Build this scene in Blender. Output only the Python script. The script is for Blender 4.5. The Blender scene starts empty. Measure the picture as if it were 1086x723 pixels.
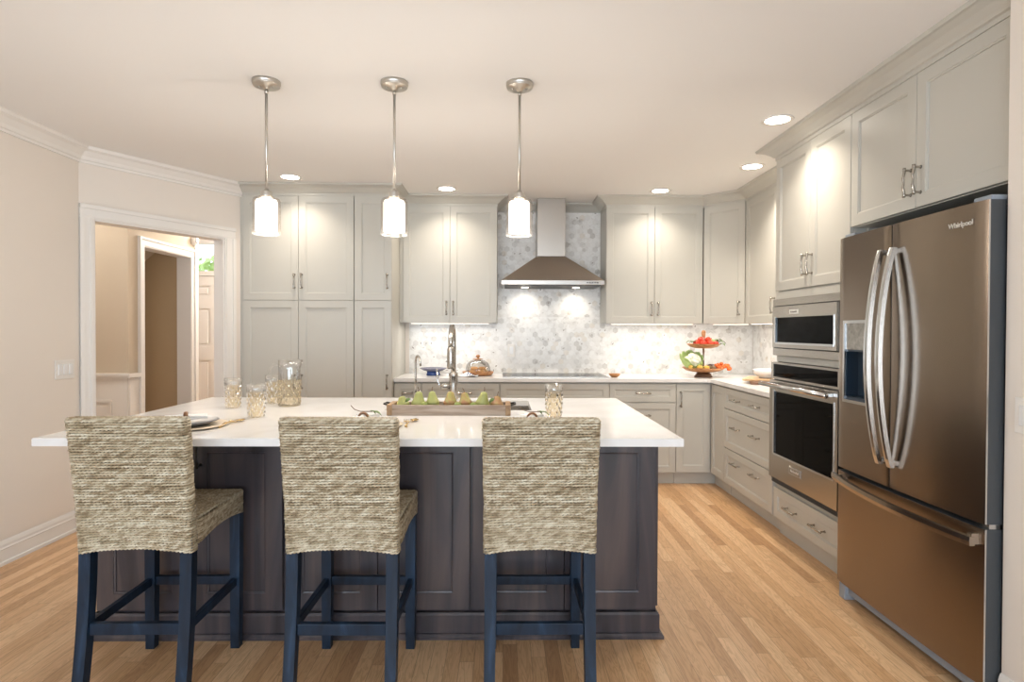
import bpy, bmesh, math, random
from mathutils import Vector, Matrix
from math import radians as R, pi, sin, cos

random.seed(7)
S = bpy.context.scene
COL = S.collection

# ------------------------------------------------------------------ camera
F_PX, W_PX, H_PX = 630.0, 1086, 723
cd = bpy.data.cameras.new('camera')
cam = bpy.data.objects.new('camera', cd)
COL.objects.link(cam)
cd.sensor_fit = 'HORIZONTAL'
cd.sensor_width = 36.0
cd.lens = 36.0 * F_PX / W_PX
cd.clip_start = 0.05
cd.shift_x = 0.0
cd.shift_y = -3.3 / W_PX
yaw, pitch, roll = R(0.77), R(0.7), R(0.2)
fwd = Vector((sin(yaw) * cos(pitch), cos(yaw) * cos(pitch), -sin(pitch)))
right = Vector((cos(yaw), -sin(yaw), 0))
down = fwd.cross(right)
r2 = right * cos(roll) - down * sin(roll)
d2 = down * cos(roll) + right * sin(roll)
m = Matrix((r2, -d2, -fwd)).transposed().to_4x4()
m.translation = Vector((0, 0, 1.32))
cam.matrix_world = m
S.camera = cam

# ------------------------------------------------------------------ exposure, world, big lights
S.view_settings.view_transform = 'Standard'
S.view_settings.look = 'None'
S.view_settings.gamma = 1
S.view_settings.use_curve_mapping = False
S.view_settings.exposure = 0.42

w = bpy.data.worlds.new('World')
S.world = w
w.use_nodes = True
bg = w.node_tree.nodes['Background']
bg.inputs[0].default_value = (0.80, 0.90, 1.0, 1)
bg.inputs[1].default_value = 2.2

DAY = (0.68, 0.83, 1.0)
WARM = (1.0, 0.89, 0.76)


def area(name, loc, target, sx, sy, power, col, spread=180, parent=None):
    l = bpy.data.lights.new(name, 'AREA')
    l.shape = 'RECTANGLE'
    l.size, l.size_y = sx, sy
    l.energy = power
    l.color = col
    l.spread = R(spread)
    o = bpy.data.objects.new(name, l)
    COL.objects.link(o)
    o.location = loc
    d = Vector(target) - Vector(loc)
    o.rotation_euler = d.to_track_quat('-Z', 'Y').to_euler()
    if parent:
        o.parent = parent
    return o


# daylight standing in the windows of the room behind the camera
area('window_daylight', (-1.65, -3.33, 1.05), (-1.65, 0, 2.3), 1.7, 1.3, 55, DAY)
area('window_daylight', (0.55, -3.33, 1.05), (0.55, 0, 2.3), 1.7, 1.3, 55, DAY)
area('window_daylight', (1.70, -1.6, 1.2), (0, -1.4, 2.2), 1.7, 1.4, 9, DAY)


# ------------------------------------------------------------------ materials
def mat(name):
    m = bpy.data.materials.new(name)
    m.use_nodes = True
    nt = m.node_tree
    b = nt.nodes['Principled BSDF']
    return m, nt, b


def L(nt, a, b):
    nt.links.new(a, b)


def plain(name, col, rough=0.5, metal=0.0, noise=0.0, nscale=8.0, bump=0.0, bscale=60.0, coat=0.0, spec=0.5):
    m, nt, b = mat(name)
    b.inputs['Roughness'].default_value = rough
    b.inputs['Metallic'].default_value = metal
    b.inputs['Coat Weight'].default_value = coat
    b.inputs['Specular IOR Level'].default_value = spec
    tc = nt.nodes.new('ShaderNodeTexCoord')
    n = nt.nodes.new('ShaderNodeTexNoise')
    n.inputs['Scale'].default_value = nscale
    n.inputs['Detail'].default_value = 4
    L(nt, tc.outputs['Object'], n.inputs['Vector'])
    mx = nt.nodes.new('ShaderNodeMix')
    mx.data_type = 'RGBA'
    mx.inputs['A'].default_value = (*[c * (1 - noise) for c in col], 1)
    mx.inputs['B'].default_value = (*[min(1, c * (1 + noise)) for c in col], 1)
    L(nt, n.outputs['Fac'], mx.inputs['Factor'])
    L(nt, mx.outputs['Result'], b.inputs['Base Color'])
    if bump:
        n2 = nt.nodes.new('ShaderNodeTexNoise')
        n2.inputs['Scale'].default_value = bscale
        L(nt, tc.outputs['Object'], n2.inputs['Vector'])
        bp = nt.nodes.new('ShaderNodeBump')
        bp.inputs['Strength'].default_value = bump
        bp.inputs['Distance'].default_value = 0.002
        L(nt, n2.outputs['Fac'], bp.inputs['Height'])
        L(nt, bp.outputs['Normal'], b.inputs['Normal'])
    return m


def ramp(nt, stops):
    r = nt.nodes.new('ShaderNodeValToRGB')
    cr = r.color_ramp
    while len(cr.elements) < len(stops):
        cr.elements.new(0.5)
    for e, (p, c) in zip(cr.elements, stops):
        e.position = p
        e.color = (*c, 1)
    return r


def wood(name, stops, scale=(14, 14, 1.2), rough=0.4, bump=0.15, coat=0.0, detail=6, dist=1.2):
    m, nt, b = mat(name)
    tc = nt.nodes.new('ShaderNodeTexCoord')
    mp = nt.nodes.new('ShaderNodeMapping')
    mp.inputs['Scale'].default_value = scale
    L(nt, tc.outputs['Object'], mp.inputs['Vector'])
    n = nt.nodes.new('ShaderNodeTexNoise')
    n.inputs['Scale'].default_value = 1.0
    n.inputs['Detail'].default_value = detail
    n.inputs['Distortion'].default_value = dist
    L(nt, mp.outputs['Vector'], n.inputs['Vector'])
    r = ramp(nt, stops)
    L(nt, n.outputs['Fac'], r.inputs['Fac'])
    L(nt, r.outputs['Color'], b.inputs['Base Color'])
    b.inputs['Roughness'].default_value = rough
    b.inputs['Coat Weight'].default_value = coat
    bp = nt.nodes.new('ShaderNodeBump')
    bp.inputs['Strength'].default_value = bump
    bp.inputs['Distance'].default_value = 0.002
    L(nt, n.outputs['Fac'], bp.inputs['Height'])
    L(nt, bp.outputs['Normal'], b.inputs['Normal'])
    return m


def brushed(name, col, rough=0.3, aniso=0.0):
    """metal with a soft large-scale variation; aniso > 0 gives the vertical streaks of horizontal brushing"""
    m, nt, b = mat(name)
    b.inputs['Metallic'].default_value = 1
    tc = nt.nodes.new('ShaderNodeTexCoord')
    n = nt.nodes.new('ShaderNodeTexNoise')
    n.inputs['Scale'].default_value = 3.0
    n.inputs['Detail'].default_value = 1
    L(nt, tc.outputs['Object'], n.inputs['Vector'])
    mx = nt.nodes.new('ShaderNodeMix')
    mx.data_type = 'RGBA'
    mx.inputs['A'].default_value = (*[c * 0.95 for c in col], 1)
    mx.inputs['B'].default_value = (*[c * 1.05 for c in col], 1)
    L(nt, n.outputs['Fac'], mx.inputs['Factor'])
    L(nt, mx.outputs['Result'], b.inputs['Base Color'])
    b.inputs['Roughness'].default_value = rough
    b.inputs['Anisotropic'].default_value = aniso
    if aniso:
        tg = nt.nodes.new('ShaderNodeTangent')
        tg.direction_type = 'RADIAL'
        tg.axis = 'Z'
        b.inputs['Anisotropic Rotation'].default_value = 0.25
        L(nt, tg.outputs[0], b.inputs['Tangent'])
    return m


def emis(name, col, s):
    m, nt, b = mat(name)
    b.inputs['Base Color'].default_value = (*col, 1)
    b.inputs['Emission Color'].default_value = (*col, 1)
    b.inputs['Emission Strength'].default_value = s
    return m


def clear_glass(name, tint, gloss=0.12, rough=0.03, bump=0.0, bscale=40, dens=0.0):
    """thin-walled glass: mostly see-through, with a fresnel reflection"""
    m, nt, b = mat(name)
    out = nt.nodes['Material Output']
    nt.nodes.remove(b)
    t = nt.nodes.new('ShaderNodeBsdfTransparent')
    t.inputs[0].default_value = (*tint, 1)
    g = nt.nodes.new('ShaderNodeBsdfGlossy')
    g.inputs['Roughness'].default_value = rough
    fr = nt.nodes.new('ShaderNodeLayerWeight')
    fr.inputs['Blend'].default_value = 0.35
    mr = nt.nodes.new('ShaderNodeMapRange')
    mr.inputs['To Min'].default_value = gloss * 0.4
    mr.inputs['To Max'].default_value = min(1, gloss * 4)
    L(nt, fr.outputs['Fresnel'], mr.inputs['Value'])
    mx = nt.nodes.new('ShaderNodeMixShader')
    L(nt, mr.outputs['Result'], mx.inputs[0])
    L(nt, t.outputs[0], mx.inputs[1])
    L(nt, g.outputs[0], mx.inputs[2])
    L(nt, mx.outputs[0], out.inputs['Surface'])
    return m


def floor_mat():
    m, nt, b = mat('oak_planks')
    N = nt.nodes.new
    tc = N('ShaderNodeTexCoord')
    sp = N('ShaderNodeSeparateXYZ')
    L(nt, tc.outputs['Object'], sp.inputs[0])

    def mth(op, a, bb=None):
        n = N('ShaderNodeMath')
        n.operation = op
        for i, v in enumerate((a, bb)):
            if v is None:
                continue
            if isinstance(v, (int, float)):
                n.inputs[i].default_value = v
            else:
                L(nt, v, n.inputs[i])
        return n.outputs[0]
    PW, PL = 0.0575, 0.85
    xs = mth('DIVIDE', sp.outputs['X'], PW)
    row = mth('FLOOR', xs)
    wn = N('ShaderNodeTexWhiteNoise')
    wn.noise_dimensions = '1D'
    L(nt, row, wn.inputs['W'])
    off = mth('MULTIPLY', wn.outputs['Value'], 7.0)
    ys = mth('ADD', mth('DIVIDE', sp.outputs['Y'], PL), off)
    pl = mth('FLOOR', ys)
    cv = N('ShaderNodeCombineXYZ')
    L(nt, row, cv.inputs[0])
    L(nt, pl, cv.inputs[1])
    w2 = N('ShaderNodeTexWhiteNoise')
    w2.noise_dimensions = '2D'
    L(nt, cv.outputs[0], w2.inputs['Vector'])
    tone = ramp(nt, [(0.0, (0.45, 0.255, 0.125)), (0.2, (0.585, 0.355, 0.182)), (0.6, (0.66, 0.415, 0.225)), (1.0, (0.745, 0.51, 0.30))])
    L(nt, w2.outputs['Value'], tone.inputs['Fac'])
    # grain, offset per plank
    gv = N('ShaderNodeCombineXYZ')
    L(nt, mth('MULTIPLY', sp.outputs['X'], 26.0), gv.inputs[0])
    L(nt, mth('MULTIPLY', sp.outputs['Y'], 2.2), gv.inputs[1])
    L(nt, mth('MULTIPLY', w2.outputs['Value'], 90.0), gv.inputs[2])
    gn = N('ShaderNodeTexNoise')
    gn.inputs['Scale'].default_value = 1.0
    gn.inputs['Detail'].default_value = 5
    gn.inputs['Distortion'].default_value = 1.6
    L(nt, gv.outputs[0], gn.inputs['Vector'])
    wv = N('ShaderNodeMath')
    wv.operation = 'SINE'
    L(nt, mth('MULTIPLY', gn.outputs['Fac'], 46.0), wv.inputs[0])
    gr = ramp(nt, [(0.0, (0.70, 0.60, 0.50)), (0.5, (0.95, 0.93, 0.90)), (1.0, (1.05, 1.04, 1.02))])
    L(nt, mth('ADD', mth('MULTIPLY', wv.outputs[0], 0.34), 0.6), gr.inputs['Fac'])
    mu = N('ShaderNodeMix')
    mu.data_type = 'RGBA'
    mu.blend_type = 'MULTIPLY'
    mu.inputs['Factor'].default_value = 1.0
    L(nt, tone.outputs['Color'], mu.inputs['A'])
    L(nt, gr.outputs['Color'], mu.inputs['B'])
    # seams
    fx = mth('ABSOLUTE', mth('SUBTRACT', mth('FRACT', xs), 0.5))
    fy = mth('ABSOLUTE', mth('SUBTRACT', mth('FRACT', ys), 0.5))
    seam = mth('MAXIMUM', mth('GREATER_THAN', fx, 0.482), mth('GREATER_THAN', fy, 0.4988))
    mk = N('ShaderNodeMix')
    mk.data_type = 'RGBA'
    L(nt, mth('MULTIPLY', seam, 0.55), mk.inputs['Factor'])
    L(nt, mu.outputs['Result'], mk.inputs['A'])
    mk.inputs['B'].default_value = (0.16, 0.075, 0.03, 1)
    L(nt, mk.outputs['Result'], b.inputs['Base Color'])
    b.inputs['Roughness'].default_value = 0.34
    bp = N('ShaderNodeBump')
    bp.inputs['Strength'].default_value = 0.25
    bp.inputs['Distance'].default_value = 0.001
    L(nt, mth('SUBTRACT', mth('MULTIPLY', gn.outputs['Fac'], 0.25), seam), bp.inputs['Height'])
    L(nt, bp.outputs['Normal'], b.inputs['Normal'])
    return m


def tile_mat(name, col, vein):
    m, nt, b = mat(name)
    N = nt.nodes.new
    tc = N('ShaderNodeTexCoord')
    n = N('ShaderNodeTexNoise')
    n.inputs['Scale'].default_value = 20
    n.inputs['Detail'].default_value = 5
    n.inputs['Distortion'].default_value = 1.0
    L(nt, tc.outputs['Object'], n.inputs['Vector'])
    r = ramp(nt, [(0.30, vein), (0.45, col), (0.75, tuple(min(1, c * 1.05) for c in col))])
    L(nt, n.outputs['Fac'], r.inputs['Fac'])
    L(nt, r.outputs['Color'], b.inputs['Base Color'])
    b.inputs['Roughness'].default_value = 0.28
    return m


def quartz():
    m, nt, b = mat('white_quartz')
    N = nt.nodes.new
    tc = N('ShaderNodeTexCoord')
    n = N('ShaderNodeTexNoise')
    n.inputs['Scale'].default_value = 2.2
    n.inputs['Detail'].default_value = 8
    n.inputs['Distortion'].default_value = 1.5
    L(nt, tc.outputs['Object'], n.inputs['Vector'])
    r = ramp(nt, [(0.3, (0.77, 0.745, 0.72)), (0.5, (0.83, 0.815, 0.80)), (0.7, (0.85, 0.84, 0.825))])
    L(nt, n.outputs['Fac'], r.inputs['Fac'])
    L(nt, r.outputs['Color'], b.inputs['Base Color'])
    b.inputs['Roughness'].default_value = 0.16
    return m


def seagrass(name):
    m, nt, b = mat(name)
    N = nt.nodes.new
    at_ = N('ShaderNodeAttribute')
    at_.attribute_name = 'fibre'
    tc = N('ShaderNodeTexCoord')
    mp = N('ShaderNodeMapping')
    mp.inputs['Scale'].default_value = (3, 3, 110)
    L(nt, tc.outputs['Object'], mp.inputs['Vector'])
    n = N('ShaderNodeTexNoise')
    n.inputs['Scale'].default_value = 1.0
    n.inputs['Detail'].default_value = 2
    L(nt, mp.outputs['Vector'], n.inputs['Vector'])
    a = N('ShaderNodeMath')
    a.operation = 'MULTIPLY_ADD'
    L(nt, n.outputs['Fac'], a.inputs[0])
    a.inputs[1].default_value = 0.80
    h = N('ShaderNodeMath')
    h.operation = 'MULTIPLY'
    L(nt, at_.outputs['Fac'], h.inputs[0])
    h.inputs[1].default_value = 0.38
    L(nt, h.outputs[0], a.inputs[2])
    r = ramp(nt, [(0.28, (0.20, 0.14, 0.075)), (0.46, (0.40, 0.31, 0.19)), (0.66, (0.60, 0.505, 0.355)), (0.92, (0.82, 0.76, 0.61))])
    L(nt, a.outputs[0], r.inputs['Fac'])
    L(nt, r.outputs['Color'], b.inputs['Base Color'])
    b.inputs['Roughness'].default_value = 0.42
    return m


M = {}
M['floor'] = floor_mat()
M['ceiling'] = plain('ceiling_paint', (0.85, 0.84, 0.825), 0.9)
M['wall'] = plain('wall_paint', (0.80, 0.735, 0.665), 0.85, noise=0.01)
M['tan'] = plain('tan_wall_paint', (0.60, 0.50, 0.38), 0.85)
M['brown'] = plain('dimmed_tan_paint', (0.50, 0.37, 0.225), 0.85)  # tan hall paint darkened: the closet's dimness is put into the colour
M['trim'] = plain('white_trim', (0.82, 0.79, 0.75), 0.4)
M['cab'] = plain('greige_cabinet_paint', (0.535, 0.52, 0.47), 0.38, noise=0.01)
M['cabgap'] = plain('cabinet_carcass', (0.30, 0.285, 0.26), 0.6)
M['island'] = wood('stained_maple', [(0.28, (0.022, 0.018, 0.021)), (0.48, (0.054, 0.046, 0.053)), (0.70, (0.115, 0.086, 0.080))], (8, 8, 0.8), 0.30, 0.05)  # dark stain grain, with the bluish cast of reflected daylight mixed in
M['islandgap'] = plain('dark_stain_recess', (0.03, 0.024, 0.022), 0.6)
M['quartz'] = quartz()
M['steel'] = brushed('brushed_steel', (0.47, 0.44, 0.40), 0.27)
M['fridge'] = brushed('fridge_steel', (0.28, 0.228, 0.183), 0.24, 0.8)
M['nickel'] = brushed('satin_nickel', (0.42, 0.39, 0.345), 0.22)
M['chrome'] = brushed('bright_steel', (0.66, 0.67, 0.68), 0.16)
M['satin'] = brushed('satin_brushed_nickel', (0.58, 0.55, 0.50), 0.36)
M['bronze'] = plain('dark_bronze', (0.06, 0.055, 0.05), 0.35, 0.9)
M['black'] = plain('black_plastic', (0.012, 0.012, 0.013), 0.35)
M['blackglass'] = plain('black_glass', (0.003, 0.003, 0.003), 0.05, spec=0.16)
M['blackglass'].node_tree.nodes['Principled BSDF'].inputs['IOR'].default_value = 1.22
M['darkgrey'] = plain('dark_grey_casing', (0.055, 0.06, 0.065), 0.5, bump=0.2, bscale=300)
M['greyplastic'] = plain('grey_plastic', (0.30, 0.33, 0.37), 0.45)
M['bluerecess'] = plain('dark_blue_plastic', (0.022, 0.038, 0.06), 0.3)
M['stoolwood'] = wood('black_wood_daylight_blue', [(0.3, (0.004, 0.008, 0.016)), (0.58, (0.010, 0.024, 0.048)), (0.78, (0.026, 0.056, 0.105))], (16, 16, 3), 0.42, 0.1)  # blue daylight sheen on black wood is put into these colours
M['stoolwood'].node_tree.nodes['Principled BSDF'].inputs['Specular IOR Level'].default_value = 0.3
M['seagrass'] = seagrass('twisted_seagrass')
M['core'] = plain('seagrass_core', (0.10, 0.075, 0.045), 0.8)
M['glass'] = clear_glass('clear_glass', (0.985, 0.985, 0.98), 0.12)
M['shadeglass'] = clear_glass('shade_glass', (0.90, 0.87, 0.84), 0.05, 0.32)
M['amber'] = clear_glass('amber_glass', (0.97, 0.895, 0.74), 0.22, 0.05)
M['winglass'] = clear_glass('window_glass', (0.97, 0.98, 0.98), 0.10)
M['opal'] = emis('opal_glass', (1.0, 0.92, 0.83), 1.7)
M['canlens'] = emis('light_lens', (1.0, 0.92, 0.80), 14)
M['hoodlens'] = emis('hood_lamp_lens', (1.0, 0.92, 0.80), 12)
M['traywood'] = wood('limed_wood', [(0.3, (0.24, 0.17, 0.12)), (0.5, (0.42, 0.33, 0.26)), (0.75, (0.55, 0.46, 0.38))], (3, 40, 40), 0.65, 0.3)
M['trayend'] = wood('brown_endgrain', [(0.3, (0.25, 0.15, 0.08)), (0.7, (0.45, 0.30, 0.17))], (20, 20, 20), 0.6)
M['acacia'] = wood('acacia_wood', [(0.3, (0.26, 0.105, 0.035)), (0.5, (0.44, 0.20, 0.075)), (0.7, (0.58, 0.30, 0.13))], (6, 40, 40), 0.4)
M['darkacacia'] = wood('dark_acacia', [(0.3, (0.10, 0.045, 0.02)), (0.7, (0.22, 0.11, 0.055))], (8, 40, 40), 0.45)
M['boardwood'] = wood('light_board_wood', [(0.3, (0.50, 0.31, 0.15)), (0.7, (0.72, 0.50, 0.29))], (4, 30, 30), 0.45)
M['ring'] = wood('ring_wood', [(0.3, (0.16, 0.07, 0.03)), (0.7, (0.32, 0.16, 0.07))], (20, 20, 20), 0.4)
M['china'] = plain('white_china', (0.80, 0.80, 0.80), 0.15)
M['charcoal_plate'] = plain('grey_stoneware', (0.20, 0.20, 0.21), 0.35)
M['blond'] = plain('blond_wood_charger', (0.72, 0.60, 0.45), 0.45, noise=0.08)
M['gold'] = plain('brushed_gold', (0.80, 0.55, 0.24), 0.22, 1.0)
M['linen'] = plain('white_linen', (0.82, 0.81, 0.79), 0.9, bump=0.4, bscale=200)
M['patterned'] = plain('patterned_linen', (0.78, 0.78, 0.80), 0.9, bump=0.4, bscale=200)
M['blue'] = plain('blue_glaze', (0.035, 0.085, 0.30), 0.2)
M['pastry'] = plain('golden_pastry', (0.62, 0.32, 0.10), 0.6, noise=0.35, nscale=60, bump=0.5)
M['leaf'] = plain('leaf_green', (0.12, 0.19, 0.045), 0.5, noise=0.3, nscale=25)
M['paleleaf'] = plain('pale_leaf', (0.42, 0.55, 0.20), 0.5, noise=0.3, nscale=25)
M['stem'] = plain('twig_brown', (0.13, 0.08, 0.04), 0.7)
M['pear'] = plain('green_pear_skin', (0.36, 0.375, 0.13), 0.4, noise=0.2, nscale=20)
M['limegreen'] = plain('lime_skin', (0.22, 0.27, 0.06), 0.4, noise=0.15, nscale=30)
M['redpear'] = wood('russet_red_skin', [(0.35, (0.33, 0.34, 0.10)), (0.5, (0.36, 0.22, 0.09)), (0.65, (0.34, 0.12, 0.06))], (14, 14, 10), 0.4, 0.0)
M['tomato'] = plain('tomato_red', (0.72, 0.055, 0.025), 0.2)
M['orange'] = plain('orange_red_skin', (0.80, 0.15, 0.025), 0.22)
M['yellow'] = plain('yellow_skin', (0.80, 0.50, 0.10), 0.35, noise=0.1)
M['purple'] = plain('aubergine_skin', (0.065, 0.015, 0.02), 0.2)
M['mush'] = plain('brown_mushroom', (0.20, 0.13, 0.075), 0.6, noise=0.3)
M['cauli'] = plain('cauliflower_curd', (0.82, 0.82, 0.70), 0.7, noise=0.1, nscale=80, bump=0.8, bscale=90)
M['bark'] = plain('tree_bark', (0.12, 0.09, 0.06), 0.9)
M['logo'] = plain('pale_logo_print', (0.86, 0.84, 0.80), 0.3, 0.6)
M['logodark'] = plain('dark_logo_print', (0.08, 0.07, 0.06), 0.4)
M['grout'] = plain('pale_grout', (0.74, 0.72, 0.69), 0.8)
M['pavement'] = plain('pale_pavement', (0.5, 0.5, 0.47), 0.9, noise=0.1)


# ------------------------------------------------------------------ mesh builder
class MB:
    def __init__(s):
        s.v, s.f, s.mi, s.sm = [], [], [], []

    def add(s, vs, fs, mi=0, smooth=False):
        o = len(s.v)
        s.v += [tuple(p) for p in vs]
        s.f += [tuple(i + o for i in f) for f in fs]
        s.mi += [mi] * len(fs)
        s.sm += [smooth] * len(fs)
        return s

    def box(s, x0, x1, y0, y1, z0, z1, b=0.0, mi=0, mtx=None):
        if b <= 0:
            vs = [(x, y, z) for z in (z0, z1) for y in (y0, y1) for x in (x0, x1)]
            fs = [(0, 2, 3, 1), (4, 5, 7, 6), (0, 1, 5, 4), (2, 6, 7, 3), (0, 4, 6, 2), (1, 3, 7, 5)]
            if mtx:
                vs = [mtx @ Vector(p) for p in vs]
            return s.add(vs, fs, mi)
        bm = bmesh.new()
        bmesh.ops.create_cube(bm, size=1)
        for q in bm.verts:
            q.co = Vector(((x0 + x1) / 2 + q.co.x * (x1 - x0), (y0 + y1) / 2 + q.co.y * (y1 - y0), (z0 + z1) / 2 + q.co.z * (z1 - z0)))
        bmesh.ops.bevel(bm, geom=bm.edges[:], offset=b, segments=2, affect='EDGES', profile=0.5)
        return s.frombm(bm, mi, mtx)

    def frombm(s, bm, mi=0, mtx=None, smooth=False):
        bm.verts.index_update()
        vs = [(mtx @ q.co) if mtx else q.co.copy() for q in bm.verts]
        fs = [[q.index for q in f.verts] for f in bm.faces]
        bm.free()
        return s.add(vs, fs, mi, smooth)

    def lathe(s, prof, c=(0, 0, 0), n=24, mi=0, mtx=None, smooth=True, fn=None):
        vs, fs = [], []
        k = len(prof)
        for i in range(n):
            a = 2 * pi * i / n
            for (r, z) in prof:
                rr = fn(r, z, a) if fn else r
                p = Vector((rr * cos(a), rr * sin(a), z))
                if mtx:
                    p = mtx @ p
                vs.append(p + Vector(c))
        for i in range(n):
            j = (i + 1) % n
            for q in range(k - 1):
                fs.append((i * k + q, j * k + q, j * k + q + 1, i * k + q + 1))
        return s.add(vs, fs, mi, smooth)

    def tube(s, pts, r, n=10, mi=0, closed=False, smooth=True, sq=None):
        """sweep a circle (or a rectangle sq=(a,b)) along pts"""
        pts = [Vector(p) for p in pts]
        K = len(pts)
        vs, fs = [], []
        up = None
        rad = r if isinstance(r, (list, tuple)) else [r] * K
        for i, p in enumerate(pts):
            a = pts[(i - 1) % K] if (closed or i > 0) else p
            b = pts[(i + 1) % K] if (closed or i < K - 1) else p
            t = (b - a).normalized()
            if up is None:
                ref = Vector((0, 0, 1)) if abs(t.z) < 0.9 else Vector((0, 1, 0))
                u = ref - t * ref.dot(t)
            else:
                u = up - t * up.dot(t)
            u.normalize()
            up = u
            v = t.cross(u)
            if sq:
                ha, hb = sq
                for (ca, cb) in ((-1, -1), (1, -1), (1, 1), (-1, 1)):
                    vs.append(p + v * ca * ha + u * cb * hb)
            else:
                for q in range(n):
                    ang = 2 * pi * q / n
                    vs.append(p + (u * cos(ang) + v * sin(ang)) * rad[i])
        nn = 4 if sq else n
        last = K if closed else K - 1
        for i in range(last):
            j = (i + 1) % K
            for q in range(nn):
                q2 = (q + 1) % nn
                fs.append((i * nn + q, i * nn + q2, j * nn + q2, j * nn + q))
        if not closed:
            fs.append(tuple(range(nn - 1, -1, -1)))
            fs.append(tuple((K - 1) * nn + q for q in range(nn)))
        return s.add(vs, fs, mi, smooth and not sq)

    def cyl(s, a, b, r, n=20, mi=0, smooth=True):
        return s.tube([a, b], r, n, mi, smooth=smooth)

    def prism(s, poly, axis, a, b, mi=0):
        """poly 2D extruded along axis from a to b; axis x: (y,z), y: (x,z), z: (x,y)"""
        def P(p, t):
            return {'x': (t, p[0], p[1]), 'y': (p[0], t, p[1]), 'z': (p[0], p[1], t)}[axis]
        k = len(poly)
        vs = [P(p, a) for p in poly] + [P(p, b) for p in poly]
        fs = [tuple(range(k - 1, -1, -1)), tuple(range(k, 2 * k))]
        fs += [(i, (i + 1) % k, k + (i + 1) % k, k + i) for i in range(k)]
        return s.add(vs, fs, mi)

    def blob(s, c, rx, ry, rz, sub=2, jit=0.0, mi=0, mtx=None, rnd=None):
        bm = bmesh.new()
        bmesh.ops.create_icosphere(bm, subdivisions=sub, radius=1)
        rnd = rnd or random
        for q in bm.verts:
            k = 1 + jit * (rnd.random() - 0.5)
            q.co = Vector((q.co.x * rx * k, q.co.y * ry * k, q.co.z * rz * k))
            if mtx:
                q.co = mtx @ q.co
            q.co += Vector(c)
        return s.frombm(bm, mi, None, True)

    def sheet(s, fn, nu, nv, mi=0, thick=0.0):
        vs = [fn(i / nu, j / nv) for i in range(nu + 1) for j in range(nv + 1)]
        k = nv + 1
        fs = [(i * k + j, (i + 1) * k + j, (i + 1) * k + j + 1, i * k + j + 1) for i in range(nu) for j in range(nv)]
        if thick:
            n0 = len(vs)
            vs = vs + [tuple(Vector(p) + Vector((0, 0, -thick))) for p in vs]
            fs = fs + [tuple(n0 + i for i in reversed(f)) for f in fs]
            rim = [i * k for i in range(nu + 1)] + [nu * k + j for j in range(1, nv + 1)] + [i * k + nv for i in range(nu - 1, -1, -1)] + [j for j in range(nv - 1, 0, -1)]
            for a in range(len(rim)):
                p, q = rim[a], rim[(a + 1) % len(rim)]
                fs.append((q, p, n0 + p, n0 + q))
        return s.add(vs, fs, mi, True)

    def sweep(s, path, prof, mi=0, side=1):
        """profile (outward, z) along an open plan path with mitred corners; outward = right-hand side * side"""
        pts = [Vector((p[0], p[1])) for p in path]
        K, k = len(pts), len(prof)
        vs, fs = [], []
        nrm = []
        for i in range(K - 1):
            d = (pts[i + 1] - pts[i]).normalized()
            nrm.append(Vector((d.y, -d.x)) * side)
        for i in range(K):
            if i == 0:
                o = nrm[0]
            elif i == K - 1:
                o = nrm[-1]
            else:
                h = nrm[i - 1] + nrm[i]
                o = h / max(0.2, h.dot(nrm[i]))
            for (a, z) in prof:
                vs.append((pts[i].x + o.x * a, pts[i].y + o.y * a, z))
        for i in range(K - 1):
            for q in range(k):
                q2 = (q + 1) % k
                fs.append((i * k + q, (i + 1) * k + q, (i + 1) * k + q2, i * k + q2))
        fs.append(tuple(range(k)))
        fs.append(tuple((K - 1) * k + q for q in range(k - 1, -1, -1)))
        return s.add(vs, fs, mi)

    def build(s, name, mats, parent=None, fix=True):
        me = bpy.data.meshes.new(name)
        me.from_pydata(s.v, [], s.f)
        if not isinstance(mats, (list, tuple)):
            mats = [mats]
        for x in mats:
            me.materials.append(x)
        me.polygons.foreach_set('material_index', s.mi)
        me.polygons.foreach_set('use_smooth', s.sm)
        if hasattr(s, 'fib'):
            me.attributes.new('fibre', 'FLOAT', 'POINT').data.foreach_set('value', s.fib)
        if fix:
            bm = bmesh.new()
            bm.from_mesh(me)
            bmesh.ops.recalc_face_normals(bm, faces=bm.faces[:])
            bm.to_mesh(me)
            bm.free()
        me.update()
        o = bpy.data.objects.new(name, me)
        COL.objects.link(o)
        if parent:
            o.parent = parent
        return o


def tag(o, label, cat, group=None, kind=None):
    o['label'] = label
    o['category'] = cat
    if group:
        o['group'] = group
    if kind:
        o['kind'] = kind
    return o


def thing(name, label, cat, loc=(0, 0, 0), rz=0.0, group=None):
    o = bpy.data.objects.new(name, None)
    COL.objects.link(o)
    o.empty_display_size = 0.05
    o.location = loc
    o.rotation_euler = (0, 0, rz)
    return tag(o, label, cat, group)


def struct(name, mb, m, label, cat, parent=None):
    o = mb.build(name, m, parent)
    if not parent:
        tag(o, label, cat, None, 'structure')
    return o


def dup(root, loc, rz=None, label=None, scale=None):
    r = root.copy()
    COL.objects.link(r)
    r.location = loc
    if rz is not None:
        r.rotation_euler = (0, 0, rz)
    if label:
        r['label'] = label
    if scale:
        r.scale = scale
    for ch in list(root.children):
        c = ch.copy()
        COL.objects.link(c)
        c.parent = r
        for g in list(ch.children):
            d = g.copy()
            COL.objects.link(d)
            d.parent = c
    return r


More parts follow.
